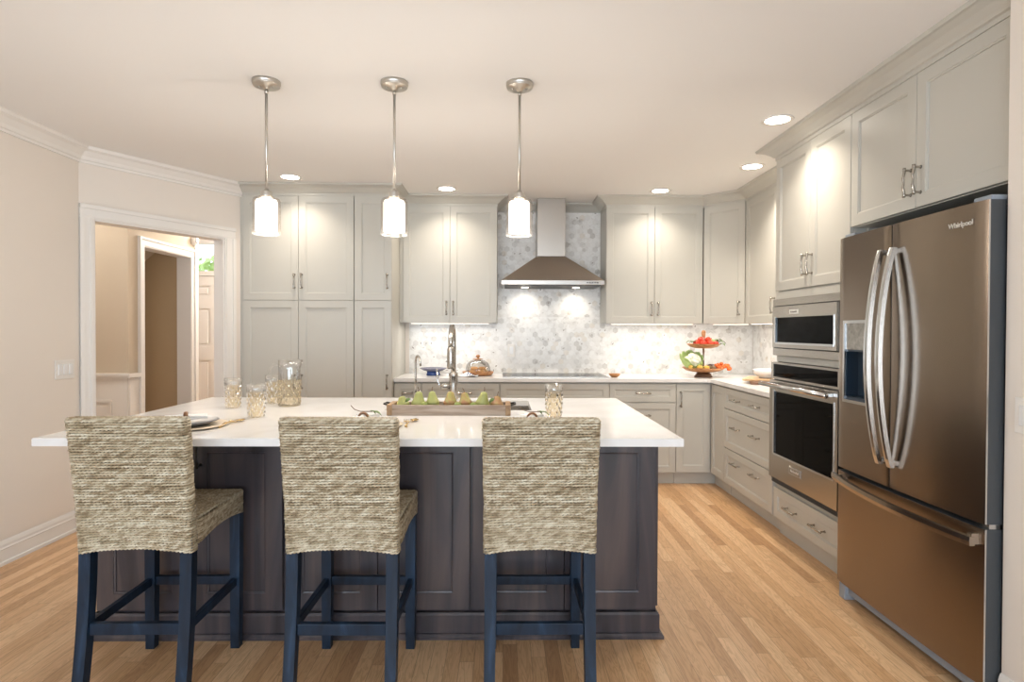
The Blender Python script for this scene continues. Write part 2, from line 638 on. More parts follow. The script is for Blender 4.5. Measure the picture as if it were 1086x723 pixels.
def text_mesh(body, size, name, m, parent, mtx, depth=0.0006, bold=0.0):
    cu = bpy.data.curves.new(name, 'FONT')
    cu.body = body
    cu.size = size
    cu.extrude = depth
    cu.offset = bold
    cu.align_x = 'CENTER'
    cu.align_y = 'CENTER'
    to = bpy.data.objects.new(name, cu)
    COL.objects.link(to)
    dg = bpy.context.evaluated_depsgraph_get()
    me = bpy.data.meshes.new_from_object(to.evaluated_get(dg))
    bpy.data.objects.remove(to)
    me.transform(mtx)
    me.materials.clear()
    me.materials.append(m)
    o = bpy.data.objects.new(name, me)
    COL.objects.link(o)
    o.parent = parent
    return o


# ------------------------------------------------------------------ key dimensions (metres)
CEIL = 2.52
XL = -2.807            # left wall
YB = 5.66              # back wall
XR = 2.39              # right wall of the cooking run
BF = 5.06              # back base door fronts
UF = 5.33              # back upper door fronts
PF = 4.96              # pantry door fronts
RF = 1.775             # right run door fronts
RU = 2.06              # right upper door fronts
REAR = -3.4
XR2 = 2.45
T = 0.12

# ------------------------------------------------------------------ room shell
struct('floor', MB().box(-7.2, 3.6, REAR - 0.15, 8.4, -0.1, 0), M['floor'], 'light oak strip floor running through the kitchen and hall', 'floor')
mb = MB()
mb.box(XL - 0.1, XR2 + 0.1, REAR - 0.1, 3.965, CEIL, CEIL + 0.12)
mb.prism([(XL - 0.1, 3.965), (XR2 + 0.1, 3.965), (XR2 + 0.1, YB + 0.1), (-2.29, YB + 0.1), (-2.27, 5.03)], 'z', CEIL, CEIL + 0.12)
struct('ceiling', mb, M['ceiling'], 'smooth off white painted kitchen ceiling', 'ceiling')
struct('wall_left', MB().box(XL - T, XL, REAR, 3.965, 0, CEIL), M['wall'], 'plain cream wall at the left side of the kitchen', 'wall')
struct('wall_back', MB().box(-2.30, XR + T, YB, YB + T, 0, CEIL), M['wall'], 'back wall behind the range hood and wall cabinets', 'wall')
struct('wall_right', MB().box(XR, XR + T, 2.02, YB, 0, CEIL), M['wall'], 'wall behind the oven tower and refrigerator', 'wall')
XW = 1.735             # right wall on the near side of the refrigerator
struct('wall_stub', MB().box(XW + T, XR + T, 1.94, 2.03, 0, CEIL), M['wall'], 'wall closing the refrigerator recess on its near side', 'wall')
mb = MB()
mb.box(XW, XW + T, REAR, -2.5, 0, CEIL)
mb.box(XW, XW + T, -0.7, 2.03, 0, CEIL)
mb.box(XW, XW + T, -2.5, -0.7, 0, 0.45)
mb.box(XW, XW + T, -2.5, -0.7, 2.25, CEIL)
struct('wall_side', mb, M['wall'], 'pale wall at the near side of the refrigerator', 'wall')
mb = MB()
for (a, b_) in ((XL - T, -2.55), (-0.75, -0.35), (1.45, XR2 + T)):
    mb.box(a, b_, REAR - T, REAR, 0, CEIL)
for (a, b_) in ((-2.55, -0.75), (-0.35, 1.45)):
    mb.box(a, b_, REAR - T, REAR, 0, 0.35)
    mb.box(a, b_, REAR - T, REAR, 2.35, CEIL)
struct('wall_front', mb, M['wall'], 'wall with two windows behind the camera', 'wall')


def window(name, x0, x1, z0, z1, y, label, vertical=False):
    mb = MB()
    fw = 0.06
    for (a, b_, c, d) in ((x0, x0 + fw, z0, z1), (x1 - fw, x1, z0, z1), (x0 + fw, x1 - fw, z0, z0 + fw), (x0 + fw, x1 - fw, z1 - fw, z1), ((x0 + x1) / 2 - 0.025, (x0 + x1) / 2 + 0.025, z0 + fw, z1 - fw)):
        if vertical:
            mb.box(y - 0.03, y + 0.03, a, b_, c, d)
        else:
            mb.box(a, b_, y - 0.03, y + 0.03, c, d)
    o = struct(name, mb, M['trim'], label, 'window')
    p = MB()
    if vertical:
        p.box(y - 0.004, y + 0.004, x0 + fw, x1 - fw, z0 + fw, z1 - fw)
    else:
        p.box(x0 + fw, x1 - fw, y - 0.004, y + 0.004, z0 + fw, z1 - fw)
    p.build('pane', M['winglass'], o)
    return o


window('window_1', -2.55, -0.75, 0.35, 2.35, REAR - 0.06, 'white framed window behind the camera, left one')
window('window_2', -0.35, 1.45, 0.35, 2.35, REAR - 0.06, 'white framed window behind the camera, right one')
window('window_3', -2.5, -0.7, 0.45, 2.25, XW + 0.06, 'white framed window in the side wall behind the camera', True)

# angled wall with the cased opening
A0 = Vector((XL, 3.965))
A1 = Vector((-2.19, 4.98))
at = (A1 - A0).normalized()
an = Vector((-at.y, at.x))            # away from the kitchen


def ang_box(mb, s0, s1, d0, d1, z0, z1):
    c = []
    for (s_, d_) in ((s0, d0), (s1, d0), (s1, d1), (s0, d1)):
        p = A0 + at * s_ + an * d_
        c.append((p.x, p.y))
    return mb.prism(c, 'z', z0, z1)


O0, O1, OT = 0.085, 1.040, 2.06
mb = MB()
ang_box(mb, -0.12, O0, 0, T, 0, CEIL)
ang_box(mb, O1, 1.19, 0, T, 0, CEIL)
ang_box(mb, O0, O1, 0, T, OT, CEIL)
struct('wall_corner', mb, M['wall'], 'angled cream wall holding the cased opening to the hall', 'wall')
mb = MB()


def casing(mb, s0, s1, z0, z1, horiz, flip):
    # three-step moulding
    w_ = (z1 - z0) if horiz else (s1 - s0)
    for (a, b_, d) in ((0, 1, 0.012), (0.0, 0.3, 0.022), (0.72, 0.9, 0.017)):
        if flip:
            a, b_ = 1 - b_, 1 - a
        if horiz:
            ang_box(mb, s0, s1, -d, 0, z0 + w_ * a, z0 + w_ * b_)
        else:
            ang_box(mb, s0 + w_ * a, s0 + w_ * b_, -d, 0, z0, z1)


casing(mb, 0.0, O0, 0, OT, False, False)
casing(mb, O1, O1 + 0.09, 0, OT, False, True)
casing(mb, 0.0, O1 + 0.09, OT, OT + 0.09, True, True)
ang_box(mb, O0 - 0.001, O0 + 0.012, 0, T + 0.005, 0, OT)
ang_box(mb, O1 - 0.012, O1 + 0.001, 0, T + 0.005, 0, OT)
ang_box(mb, O0, O1, 0, T + 0.005, OT - 0.012, OT)
struct('trim_1', mb, M['trim'], 'white moulded casing around the opening to the hall', 'trim')

# crown and base mouldings of the painted walls
cp = [(0, CEIL - 0.10), (0.012, CEIL - 0.10), (0.014, CEIL - 0.085), (0.022, CEIL - 0.08), (0.03, CEIL - 0.06), (0.055, CEIL - 0.03), (0.075, CEIL - 0.02), (0.08, CEIL - 0.02), (0.085, CEIL), (0, CEIL)]
struct('trim_2', MB().sweep([(XL, REAR), (XL, 3.965), (A1.x, A1.y)], cp), M['trim'], 'white crown moulding along the left and angled walls', 'trim')
bpf = [(0, 0), (0.022, 0), (0.022, 0.018), (0.014, 0.022), (0.014, 0.085), (0.017, 0.09), (0.012, 0.098), (0.012, 0.112), (0.008, 0.125), (0.004, 0.135), (0, 0.135)]
struct('baseboard_left', MB().sweep([(XL, REAR), (XL, 3.96)], bpf), M['trim'], 'white baseboard along the left wall', 'baseboard')
struct('baseboard_stub', MB().sweep([(XW, 2.03), (XW, REAR)], bpf, side=1), M['trim'], 'white baseboard along the wall right of the refrigerator', 'baseboard')

# crown of the cabinets: one continuous run
cc = [(-0.03, 2.432), (0.004, 2.432), (0.004, 2.452), (0.014, 2.456), (0.022, 2.466), (0.05, 2.488), (0.08, 2.502), (0.092, 2.504), (0.098, CEIL - 0.001), (-0.03, CEIL - 0.001)]
path = [(-2.168, PF), (-0.936, PF), (-0.936, UF), (-0.064, UF), (-0.064, YB), (0.916, YB), (0.916, UF), (1.79, UF), (RU, 5.055), (RU, 3.872), (RF, 3.872), (RF, 2.032)]
struct('trim_3', MB().sweep(path, cc), M['cab'], 'greige crown moulding capping the kitchen cabinets', 'trim')

# ------------------------------------------------------------------ hall beyond the opening
HC = 2.75
mb = MB()
mb.box(-7.1, -2.3, 4.08, 8.32, HC, HC + 0.1)
mb.box(-7.1, XL - T, 3.4, 4.08, HC, HC + 0.1)
struct('ceiling_hall', mb, M['ceiling'], 'pale ceiling of the hall seen through the opening', 'ceiling')
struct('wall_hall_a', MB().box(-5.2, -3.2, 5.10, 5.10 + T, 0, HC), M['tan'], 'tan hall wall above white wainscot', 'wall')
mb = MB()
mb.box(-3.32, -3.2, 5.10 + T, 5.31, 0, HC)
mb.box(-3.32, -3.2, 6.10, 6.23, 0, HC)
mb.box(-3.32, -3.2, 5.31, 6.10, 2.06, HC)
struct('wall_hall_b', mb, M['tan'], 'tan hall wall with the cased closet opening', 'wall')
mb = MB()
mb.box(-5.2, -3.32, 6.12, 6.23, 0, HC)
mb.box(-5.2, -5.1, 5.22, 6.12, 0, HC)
struct('wall_closet', mb, M['brown'], 'tan wall darkened to brown inside the dim stair closet', 'wall')
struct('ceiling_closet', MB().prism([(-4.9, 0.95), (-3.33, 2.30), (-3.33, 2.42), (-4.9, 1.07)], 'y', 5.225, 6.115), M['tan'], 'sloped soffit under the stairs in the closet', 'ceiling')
struct('wall_foyer', MB().box(-2.30, -2.185, 5.04, 8.2, 0, HC), M['wall'], 'hall wall running behind the pantry cabinet', 'wall')
mb = MB()
mb.box(-7.1, -4.9, 8.2, 8.32, 0, HC)
mb.box(-3.84, -2.2, 8.2, 8.32, 0, HC)
mb.box(-4.9, -3.84, 8.2, 8.32, 2.54, HC)
struct('wall_entry', mb, M['wall'], 'foyer wall around the front door', 'wall')
struct('wall_entry_side', MB().box(-7.2, -7.08, 3.4, 8.32, 0, HC), M['wall'], 'far side wall of the foyer', 'wall')
struct('wall_hall_near', MB().box(-7.1, XL - T, 3.3, 3.42, 0, HC), M['wall'], 'hall wall behind the left kitchen wall', 'wall')
# wainscot and chair rail
mb = MB()
mb.box(-5.2, -3.2, 5.088, 5.10, 0, 0.90)
mb.box(-5.2, -3.185, 5.066, 5.10, 0.90, 0.925)
mb.box(-5.2, -3.178, 5.054, 5.10, 0.925, 0.945)
mb.box(-5.2, -3.19, 5.07, 5.10, 0, 0.14)
for x0 in (-4.9, -4.2, -3.78):
    x1 = x0 + (0.6 if x0 < -4 else 0.45)
    if x0 == -4.2:
        x1 = x0 + 0.36
    for (a, b_, c, d) in ((x0, x1, 0.70, 0.72), (x0, x1, 0.22, 0.24), (x0, x0 + 0.02, 0.24, 0.70), (x1 - 0.02, x1, 0.24, 0.70)):
        mb.box(a, b_, 5.078, 5.09, c, d)
mb.box(-3.2, -3.188, 5.101, 5.235, 0, 0.90)
mb.box(-3.1775, -3.166, 5.056, 5.235, 0.907, 0.943)
mb.box(-3.199, -3.178, 5.101, 5.235, 0.905, 0.942)
struct('trim_4', mb, M['trim'], 'white panelled wainscot with chair rail in the hall', 'trim')
mb = MB()
for (y0, y1, z0, z1) in ((5.235, 5.31, 0, 2.06), (6.10, 6.175, 0, 2.06), (5.235, 6.175, 2.06, 2.135)):
    mb.box(-3.2, -3.183, y0, y1, z0, z1)
for (y0, y1, z0, z1) in ((5.235, 5.255, 0, 2.115), (6.155, 6.175, 0, 2.115), (5.235, 6.175, 2.115, 2.135)):
    mb.box(-3.183, -3.172, y0, y1, z0, z1)
mb.box(-3.33, -3.19, 5.30, 5.312, 0, 2.06)
mb.box(-3.33, -3.19, 6.095, 6.107, 0, 2.06)
mb.box(-3.33, -3.19, 5.312, 6.095, 2.05, 2.062)
struct('trim_5', mb, M['trim'], 'white casing around the closet opening in the hall', 'trim')
struct('trim_6', MB().box(-3.21, -3.186, 6.18, 6.245, 0, 2.75, 0.004), M['trim'], 'white corner board at the end of the tan hall wall', 'trim')

# front door with transom
mb = MB()
DX0, DX1, DY = -4.83, -3.91, 8.2
pan = [(DX0 + 0.12, DX0 + 0.40), (DX1 - 0.40, DX1 - 0.12)]
rows = [(0.25, 0.90), (1.09, 1.61), (1.77, 1.92)]
mb.box(DX0, DX1, DY + 0.02, DY + 0.06, 0.01, 2.05)
for (a, b_) in ((DX0, DX0 + 0.12), (DX0 + 0.40, DX1 - 0.40), (DX1 - 0.12, DX1)):
    mb.box(a, b_, DY, DY + 0.02, 0.01, 2.05)
for (a, b_) in ((0.01, 0.25), (0.90, 1.09), (1.61, 1.77), (1.92, 2.05)):
    for (p, q) in pan:
        mb.box(p, q, DY, DY + 0.02, a, b_)
for (p, q) in pan:
    for (a, b_) in rows:
        mb.box(p + 0.035, q - 0.035, DY + 0.005, DY + 0.02, a + 0.035, b_ - 0.035, 0.004)
d1 = struct('door_1', mb, M['trim'], 'white six panel front door at the end of the hall', 'door')
mb = MB().tube([(DX0 + 0.06, DY, 0.98), (DX0 + 0.06, DY - 0.05, 0.98), (DX0 + 0.16, DY - 0.055, 0.98)], 0.01)
mb.lathe([(0.03, 0), (0.03, 0.01), (0, 0.012)], (DX0 + 0.06, DY, 0.98), 20, mtx=Matrix.Rotation(pi / 2, 4, 'X'))
mb.build('door_handle', M['nickel'], d1)
mb = MB()
for (a, b_, c, d) in ((-4.90, DX0 - 0.005, 0, 2.54), (DX1 + 0.005, -3.84, 0, 2.54), (DX0 - 0.005, DX1 + 0.005, 2.055, 2.12), (DX0 - 0.005, DX1 + 0.005, 2.49, 2.54)):
    mb.box(a, b_, DY - 0.02, DY + 0.08, c, d)
wn = struct('window_4', mb, M['trim'], 'clear transom window above the white front door', 'window')
MB().box(DX0, DX1, DY + 0.03, DY + 0.036, 2.12, 2.49).build('pane', M['winglass'], wn)

# round chime on the tan wall
t = thing('door_chime', 'round white chime on the tan hall wall above the closet casing', 'door chime', (-3.2, 6.165, 2.235))
MB().lathe([(0, 0), (0.052, 0), (0.055, 0.01), (0.05, 0.03), (0.04, 0.036), (0, 0.038)], n=28, mtx=Matrix.Rotation(pi / 2, 4, 'Y')).build('body', M['trim'], t)
MB().lathe([(0.03, 0.0375), (0.034, 0.042), (0.02, 0.045), (0, 0.045)], n=24, mtx=Matrix.Rotation(pi / 2, 4, 'Y')).build('cover', M['china'], t)

# greenery outside the transom
struct('ground', MB().box(-12, 2, 8.33, 16, -0.2, -0.12), M['pavement'], 'pale ground outside the front door', 'ground')


def bush(x, y, h, label, seed):
    rnd = random.Random(seed)
    t = thing('garden_tree', label, 'tree', (x, y, -0.12), 0, 'trees outside the front door')
    MB().tube([(0, 0, 0), (0.03, 0, h * 0.4), (0, 0.02, h * 0.8)], [0.07, 0.055, 0.03], 8).build('trunk', M['bark'], t)
    mb = MB()
    for _ in range(900):
        a, e = rnd.random() * 2 * pi, rnd.random() * pi - pi / 2
        rr = 0.9 * rnd.random() ** 0.4
        c = Vector((rr * cos(a) * cos(e), rr * sin(a) * cos(e), h * 0.78 + rr * 0.9 * sin(e)))
        u = Vector((rnd.uniform(-1, 1), rnd.uniform(-1, 1), rnd.uniform(-1, 1))).normalized()
        v = u.orthogonal().normalized()
        l = rnd.uniform(0.05, 0.09)
        mb.add([c - u * l, c + v * l * 0.5, c + u * l, c - v * l * 0.5], [(0, 1, 2, 3)])
    mb.build('foliage', M['paleleaf'], t, False)


bush(-6.6, 12.2, 2.9, 'green leafy tree seen through the transom, farther one', 3)
bush(-5.0, 10.4, 2.4, 'green leafy tree seen through the transom, nearer one', 4)


# ------------------------------------------------------------------ kitchen cabinets
def shaker(x0, x1, z0, z1, rail=0.057, rec=0.009, th=0.02, step=0.007):
    """local coords: front at y=0, back at y=th"""
    rail = min(rail, (x1 - x0) * 0.3, (z1 - z0) * 0.30)
    c = 0.0015

    def rect(i, y):
        return [(x0 + i, y, z0 + i), (x1 - i, y, z0 + i), (x1 - i, y, z1 - i), (x0 + i, y, z1 - i)]
    rings = [rect(0, th), rect(0, c), rect(c, 0), rect(rail, 0), rect(rail + 0.001, 0.003), rect(rail + step, 0.0045), rect(rail + step + 0.001, rec)]
    vs = [p for r in rings for p in r]
    fs = []
    for i in range(len(rings) - 1):
        for q in range(4):
            q2 = (q + 1) % 4
            fs.append((i * 4 + q, i * 4 + q2, i * 4 + 4 + q2, i * 4 + 4 + q))
    k = (len(rings) - 1) * 4
    fs.append((k, k + 1, k + 2, k + 3))
    fs.append((3, 2, 1, 0))
    return MB().add(vs, fs)


def pull(hx, hz, ori, ln=0.128, m='nickel', parent=None, bow=0.006):
    mb = MB()
    n = 12
    pts = []
    for i in range(n + 1):
        s_ = i / n - 0.5
        d = -0.030 - bow * (1 - (2 * s_) ** 2) * 1.0 + 0.003 * abs(cos(3 * pi * s_))
        pts.append((hx, d, hz + s_ * ln) if ori == 'v' else (hx + s_ * ln, d, hz))
    rad = [0.0048 + 0.0022 * abs(2 * i / n - 1) for i in range(n + 1)]
    mb.tube(pts, rad, 10)
    for e in (-0.42, 0.42):
        p = (hx, 0, hz + e * ln) if ori == 'v' else (hx + e * ln, 0, hz)
        q = (p[0], -0.033, p[2])
        mb.tube([p, (p[0], -0.006, p[2]), (p[0], -0.026, p[2]), q], [0.0085, 0.005, 0.005, 0.007], 10)
    return mb.build('handle', M[m], parent)


def cabinet(name, label, cat, group, x, y, rz, wd, zb, zt, depth, fronts, toe=False, m='cab', gap='cab', hm='nickel', filler=True):
    t = thing(name, label, cat, (x, y, 0), rz, group)
    b = MB()
    b.box(0, wd, 0.021, depth, zb, zt)
    if toe:
        MB().box(0, wd, 0.065, depth, 0.0, zb).build('toe_kick', M[m], t)
    b.build('body', M[gap], t)
    for f in fronts:
        kind, x0, x1, z0, z1, hs = f
        d = shaker(x0, x1, z0, z1, 0.057 if kind == 'door' else 0.05).build(kind, M[m], t)
        for h in hs:
            pull(h[0], h[1], h[2], h[3] if len(h) > 3 else 0.128, hm, d)
    return t


G = 0.0015
# pantry (double wide) and narrow pantry
H1, H2 = 1.565, 2.432
w1 = 0.922
pc = cabinet('pantry_cabinet', 'tall greige double door pantry cabinet beside the hall opening', 'cabinet', 'tall pantry cabinets', -2.17, PF, 0, w1, 0.105, 2.44, YB - PF - 0.005,
        [('door', 0.004, w1 / 2 - G, H1 + G, H2, [(w1 / 2 - 0.03, H1 + 0.16, 'v')]), ('door', w1 / 2 + G, w1 - 0.003, H1 + G, H2, [(w1 / 2 + 0.03, H1 + 0.16, 'v')]),
         ('door', 0.004, w1 / 2 - G, 0.11, H1 - G, [(w1 / 2 - 0.03, 0.89, 'v')]), ('door', w1 / 2 + G, w1 - 0.003, 0.11, H1 - G, [(w1 / 2 + 0.03, 0.89, 'v')])], True)
MB().box(-0.022, 0.0, 0.012, 0.05, 0.0, 2.44).build('filler', M['cab'], pc)
w2_ = 0.31
cabinet('pantry_cabinet', 'tall narrow single door greige pantry cabinet next to the wall cabinets', 'cabinet', 'tall pantry cabinets', -1.247, PF, 0, w2_, 0.105, 2.44, YB - PF - 0.005,
        [('door', 0.003, w2_ - 0.003, H1 + G, H2, [(w2_ - 0.035, H1 + 0.16, 'v')]), ('door', 0.003, w2_ - 0.003, 0.11, H1 - G, [(w2_ - 0.035, 0.89, 'v')])], True)

# upper cabinets
UB, UT = 1.39, 2.432


def upper(label, x, y, rz, wd, nd, hside='r', depth=0.325):
    fr = []
    if nd == 2:
        fr = [('door', 0.002, wd / 2 - G, UB, UT, [(wd / 2 - 0.03, UB + 0.13, 'v')]), ('door', wd / 2 + G, wd - 0.002, UB, UT, [(wd / 2 + 0.03, UB + 0.13, 'v')])]
    else:
        fr = [('door', 0.002, wd - 0.002, UB, UT, [((wd - 0.035) if hside == 'r' else 0.035, UB + 0.13, 'v')])]
    return cabinet('wall_cabinet', label, 'cabinet', 'wall cabinets above the counters', x, y, rz, wd, UB + 0.002, 2.44, depth, fr)


uc = upper('greige double door wall cabinet left of the range hood', -0.908, UF, 0, 0.844, 2)
MB().box(-0.027, 0.0, 0.006, 0.30, UB + 0.002, 2.44).build('filler', M['cab'], uc)
upper('greige double door wall cabinet right of the range hood', 0.916, UF, 0, 0.872, 2)
# diagonal corner cabinet
p0, p1 = Vector((1.79, UF)), Vector((RU, 5.055))
dl = (p1 - p0).length
t = thing('wall_cabinet', 'greige diagonal corner wall cabinet with one door', 'cabinet', (p0.x, p0.y, 0), math.atan2(p1.y - p0.y, p1.x - p0.x), 'wall cabinets above the counters')
loc = []
inv = Matrix.Rotation(-math.atan2(p1.y - p0.y, p1.x - p0.x), 2)
for p in ((1.80, UF + 0.012), (RU + 0.012, 5.065), (XR - 0.003, 5.065), (XR - 0.003, YB - 0.003), (1.80, YB - 0.003)):
    q = inv @ (Vector(p) - p0)
    loc.append((q.x, q.y if len(loc) > 1 else 0.021))
MB().prism(loc, 'z', UB + 0.002, 2.44).build('body', M['cab'], t)
d = shaker(0.004, dl - 0.004, UB, UT).build('door', M['cab'], t)
pull(dl - 0.05, UB + 0.13, 'v', 0.128, 'nickel', d)
upper('greige single door wall cabinet on the right wall beside the corner cabinet', RU, 5.053, -pi / 2, 0.585, 1, 'r')
upper('greige single door wall cabinet tucked beside the oven tower', RU, 4.466, -pi / 2, 0.59, 1, 'r')

# base cabinets, back run
CB = 0.884
BD = YB - BF - 0.005


def drw(x0, x1, z0, z1, hs):
    return ('drawer', x0 + G, x1 - G, z0, z1, hs)


def base(label, x, y, rz, wd, fr, depth=BD):
    return cabinet('base_cabinet', label, 'cabinet', 'base cabinets under the counter', x, y, rz, wd, 0.105, CB, depth, fr, True)


base('narrow base cabinet with a drawer next to the pantry', -0.934, BF, 0, 0.232, [drw(0, 0.232, 0.71, 0.868, [(0.116, 0.79, 'h', 0.09)]), ('door', G, 0.232 - G, 0.11, 0.705, [(0.2, 0.62, 'v')])])
wd = 0.665
base('wide base cabinet with a drawer behind the faucet', -0.70, BF, 0, wd, [drw(0, wd, 0.71, 0.868, [(wd * 0.55, 0.79, 'h')]), ('door', G, wd / 2 - G, 0.11, 0.705, [(wd / 2 - .03, .62, 'v')]), ('door', wd / 2 + G, wd - G, 0.11, 0.705, [(wd / 2 + .03, .62, 'v')])])
wd = 0.933
base('wide base cabinet with plain fronts under the cooktop', -0.033, BF, 0, wd, [drw(0, wd, 0.71, 0.868, []), drw(0, wd, 0.412, 0.705, [(0.25, 0.60, 'h'), (wd - 0.25, 0.60, 'h')]), drw(0, wd, 0.11, 0.407, [(0.25, 0.30, 'h'), (wd - 0.25, 0.30, 'h')])])
wd = 0.573
base('base cabinet with stacked drawers right of the cooktop', 0.902, BF, 0, wd, [drw(0, wd, 0.71, 0.868, [(wd / 2, 0.79, 'h')]), drw(0, wd, 0.11, 0.705, [(wd / 2, 0.60, 'h')])])
# corner base, L-shaped carcass
t = thing('base_cabinet', 'corner base cabinet with two narrow doors meeting at the inside corner', 'cabinet', (1.477, BF, 0), 0, 'base cabinets under the counter')
ox, oy = 1.477, BF
poly = [(0.0, 0.021), (RF + 0.021 - ox, 0.021), (RF + 0.021 - ox, 4.755 - oy), (XR - 0.004 - ox, 4.755 - oy), (XR - 0.004 - ox, YB - 0.005 - oy), (0, YB - 0.005 - oy)]
MB().prism(poly, 'z', 0.105, CB).build('body', M['cab'], t)
k_ = 0.06
poly = [(0.0, k_), (RF + k_ - ox, k_), (RF + k_ - ox, 4.755 - oy), (XR - 0.004 - ox, 4.755 - oy), (XR - 0.004 - ox, YB - 0.005 - oy), (0, YB - 0.005 - oy)]
MB().prism(poly, 'z', 0, 0.105).build('toe_kick', M['cab'], t)
d = shaker(G, RF - ox - 0.004, 0.11, 0.868).build('door', M['cab'], t)
pull(0.035, 0.74, 'v', 0.14, 'nickel', d)
d = shaker(0.004, BF - 4.757, 0.11, 0.868).build('door', M['cab'], t)
d.location = (RF - ox, 0, 0)
d.rotation_euler = (0, 0, -pi / 2)
# right run drawer base
wd = 0.868
RD = XR - RF - 0.005
hh = lambda z: [(wd * 0.30, z, 'h'), (wd * 0.70, z, 'h')]
base('three drawer base cabinet between the corner and the oven tower', RF, 4.755, -pi / 2, wd, [drw(0, wd, 0.706, 0.868, hh(0.79)), drw(0, wd, 0.394, 0.70, hh(0.575)), drw(0, wd, 0.11, 0.388, hh(0.30))], RD)

# oven tower: carcass built around the two appliances
TY0, TY1 = 3.870, 3.032
wd = TY0 - TY1
t = thing('oven_tower_cabinet', 'tall greige cabinet housing the microwave and wall oven', 'cabinet', (RF, TY0, 0), -pi / 2)
mb = MB()
D0 = 0.021
mb.box(0, 0.02, D0, RD, 0.105, 2.44)
mb.box(wd - 0.02, wd, D0, RD, 0.105, 2.44)
mb.box(0.02, wd - 0.02, RD - 0.02, RD, 0.105, 2.44)
mb.box(0.02, wd - 0.02, D0, RD - 0.02, 1.53, 2.44)
mb.box(0.02, wd - 0.02, D0 - 0.016, RD - 0.02, 1.127, 1.165)
mb.box(0.02, wd - 0.02, D0 - 0.016, RD - 0.02, 0.325, 0.342)
mb.box(0.02, wd - 0.02, D0, RD - 0.02, 0.105, 0.325)
mb.box(0, wd, 0.004, D0, 1.528, 1.572)
mb.build('body', M['cab'], t)
MB().box(0, wd, 0.045, RD, 0, 0.105).build('toe_kick', M['cab'], t)
xs = 0.432
for (a, b_, hx) in ((0.002, xs - G, xs - 0.03), (xs + G, wd - 0.002, xs + 0.03)):
    d = shaker(a, b_, 1.582, UT).build('door', M['cab'], t)
    pull(hx, 1.582 + 0.13, 'v', 0.128, 'nickel', d)
d = shaker(0.002, wd - 0.002, 0.11, 0.305, 0.05).build('drawer', M['cab'], t)
pull(wd * 0.30, 0.215, 'h', 0.135, 'nickel', d)
pull(wd * 0.68, 0.215, 'h', 0.135, 'nickel', d)

# cabinet over the refrigerator
FY0, FY1 = 3.030, 2.034
wd = FY0 - FY1
t = cabinet('wall_cabinet', 'deep greige two door cabinet above the refrigerator', 'cabinet', 'wall cabinets above the counters', RF, FY0, -pi / 2, wd, 1.852, 2.44, RD,
            [('door', 0.002, 0.481 - G, 1.856, UT, [(0.45, 1.856 + 0.115, 'v')]), ('door', 0.481 + G, wd - 0.002, 1.856, UT, [(0.511, 1.856 + 0.115, 'v')])])
# tall side panel between tower and fridge belongs to the tower line
tag(MB().box(RF + 0.08, XR - 0.004, 3.006, 3.029, 0.0, 1.85).build('refrigerator_side_panel', M['cab']), 'greige side panel between the oven tower and the refrigerator', 'panel')

# L-shaped worktop
mb = MB()
ce = BF - 0.025
re_ = RF - 0.02
poly = [(-0.934, ce), (re_ - 0.02, ce), (re_, ce - 0.02), (re_, 3.873), (XR - 0.003, 3.873), (XR - 0.003, YB - 0.004), (-0.934, YB - 0.004)]
bm = bmesh.new()
vs = [bm.verts.new((p[0], p[1], CB)) for p in poly]
f = bm.faces.new(vs)
r_ = bmesh.ops.extrude_face_region(bm, geom=[f])
for v in r_['geom']:
    if isinstance(v, bmesh.types.BMVert):
        v.co.z = 0.914
bmesh.ops.recalc_face_normals(bm, faces=bm.faces[:])
bmesh.ops.bevel(bm, geom=[e for e in bm.edges if min(e.verts[0].co.z, e.verts[1].co.z) > 0.91], offset=0.003, segments=2, affect='EDGES')
mb.frombm(bm)
tag(mb.build('worktop', M['quartz']), 'white quartz counter running around the corner under the wall cabinets', 'counter')

# ------------------------------------------------------------------ hexagon mosaic
TILES = [tile_mat('marble_tile_a', (0.83, 0.82, 0.80), (0.70, 0.68, 0.65)), tile_mat('marble_tile_b', (0.79, 0.775, 0.75), (0.62, 0.60, 0.57)), tile_mat('marble_tile_c', (0.86, 0.85, 0.83), (0.76, 0.74, 0.71)),
         tile_mat('marble_tile_d', (0.71, 0.695, 0.67), (0.54, 0.52, 0.49)), tile_mat('marble_tile_e', (0.62, 0.60, 0.57), (0.44, 0.41, 0.38)), tile_mat('marble_tile_f', (0.36, 0.32, 0.28), (0.22, 0.185, 0.15)), tile_mat('marble_tile_g', (0.77, 0.73, 0.67), (0.58, 0.52, 0.45))]
WT = [30, 22, 30, 9, 3.5, 0.0, 5]


def clip(poly, x0, x1, z0, z1):
    def cl(P, f, it):
        out = []
        for i in range(len(P)):
            a, b = P[i], P[(i + 1) % len(P)]
            fa, fb = f(a), f(b)
            if fa >= 0:
                out.append(a)
            if (fa >= 0) != (fb >= 0):
                k = fa / (fa - fb)
                out.append((a[0] + (b[0] - a[0]) * k, a[1] + (b[1] - a[1]) * k))
        return out
    for f in (lambda p: p[0] - x0, lambda p: x1 - p[0], lambda p: p[1] - z0, lambda p: z1 - p[1]):
        poly = cl(poly, f, 0)
        if len(poly) < 3:
            return None
    return poly


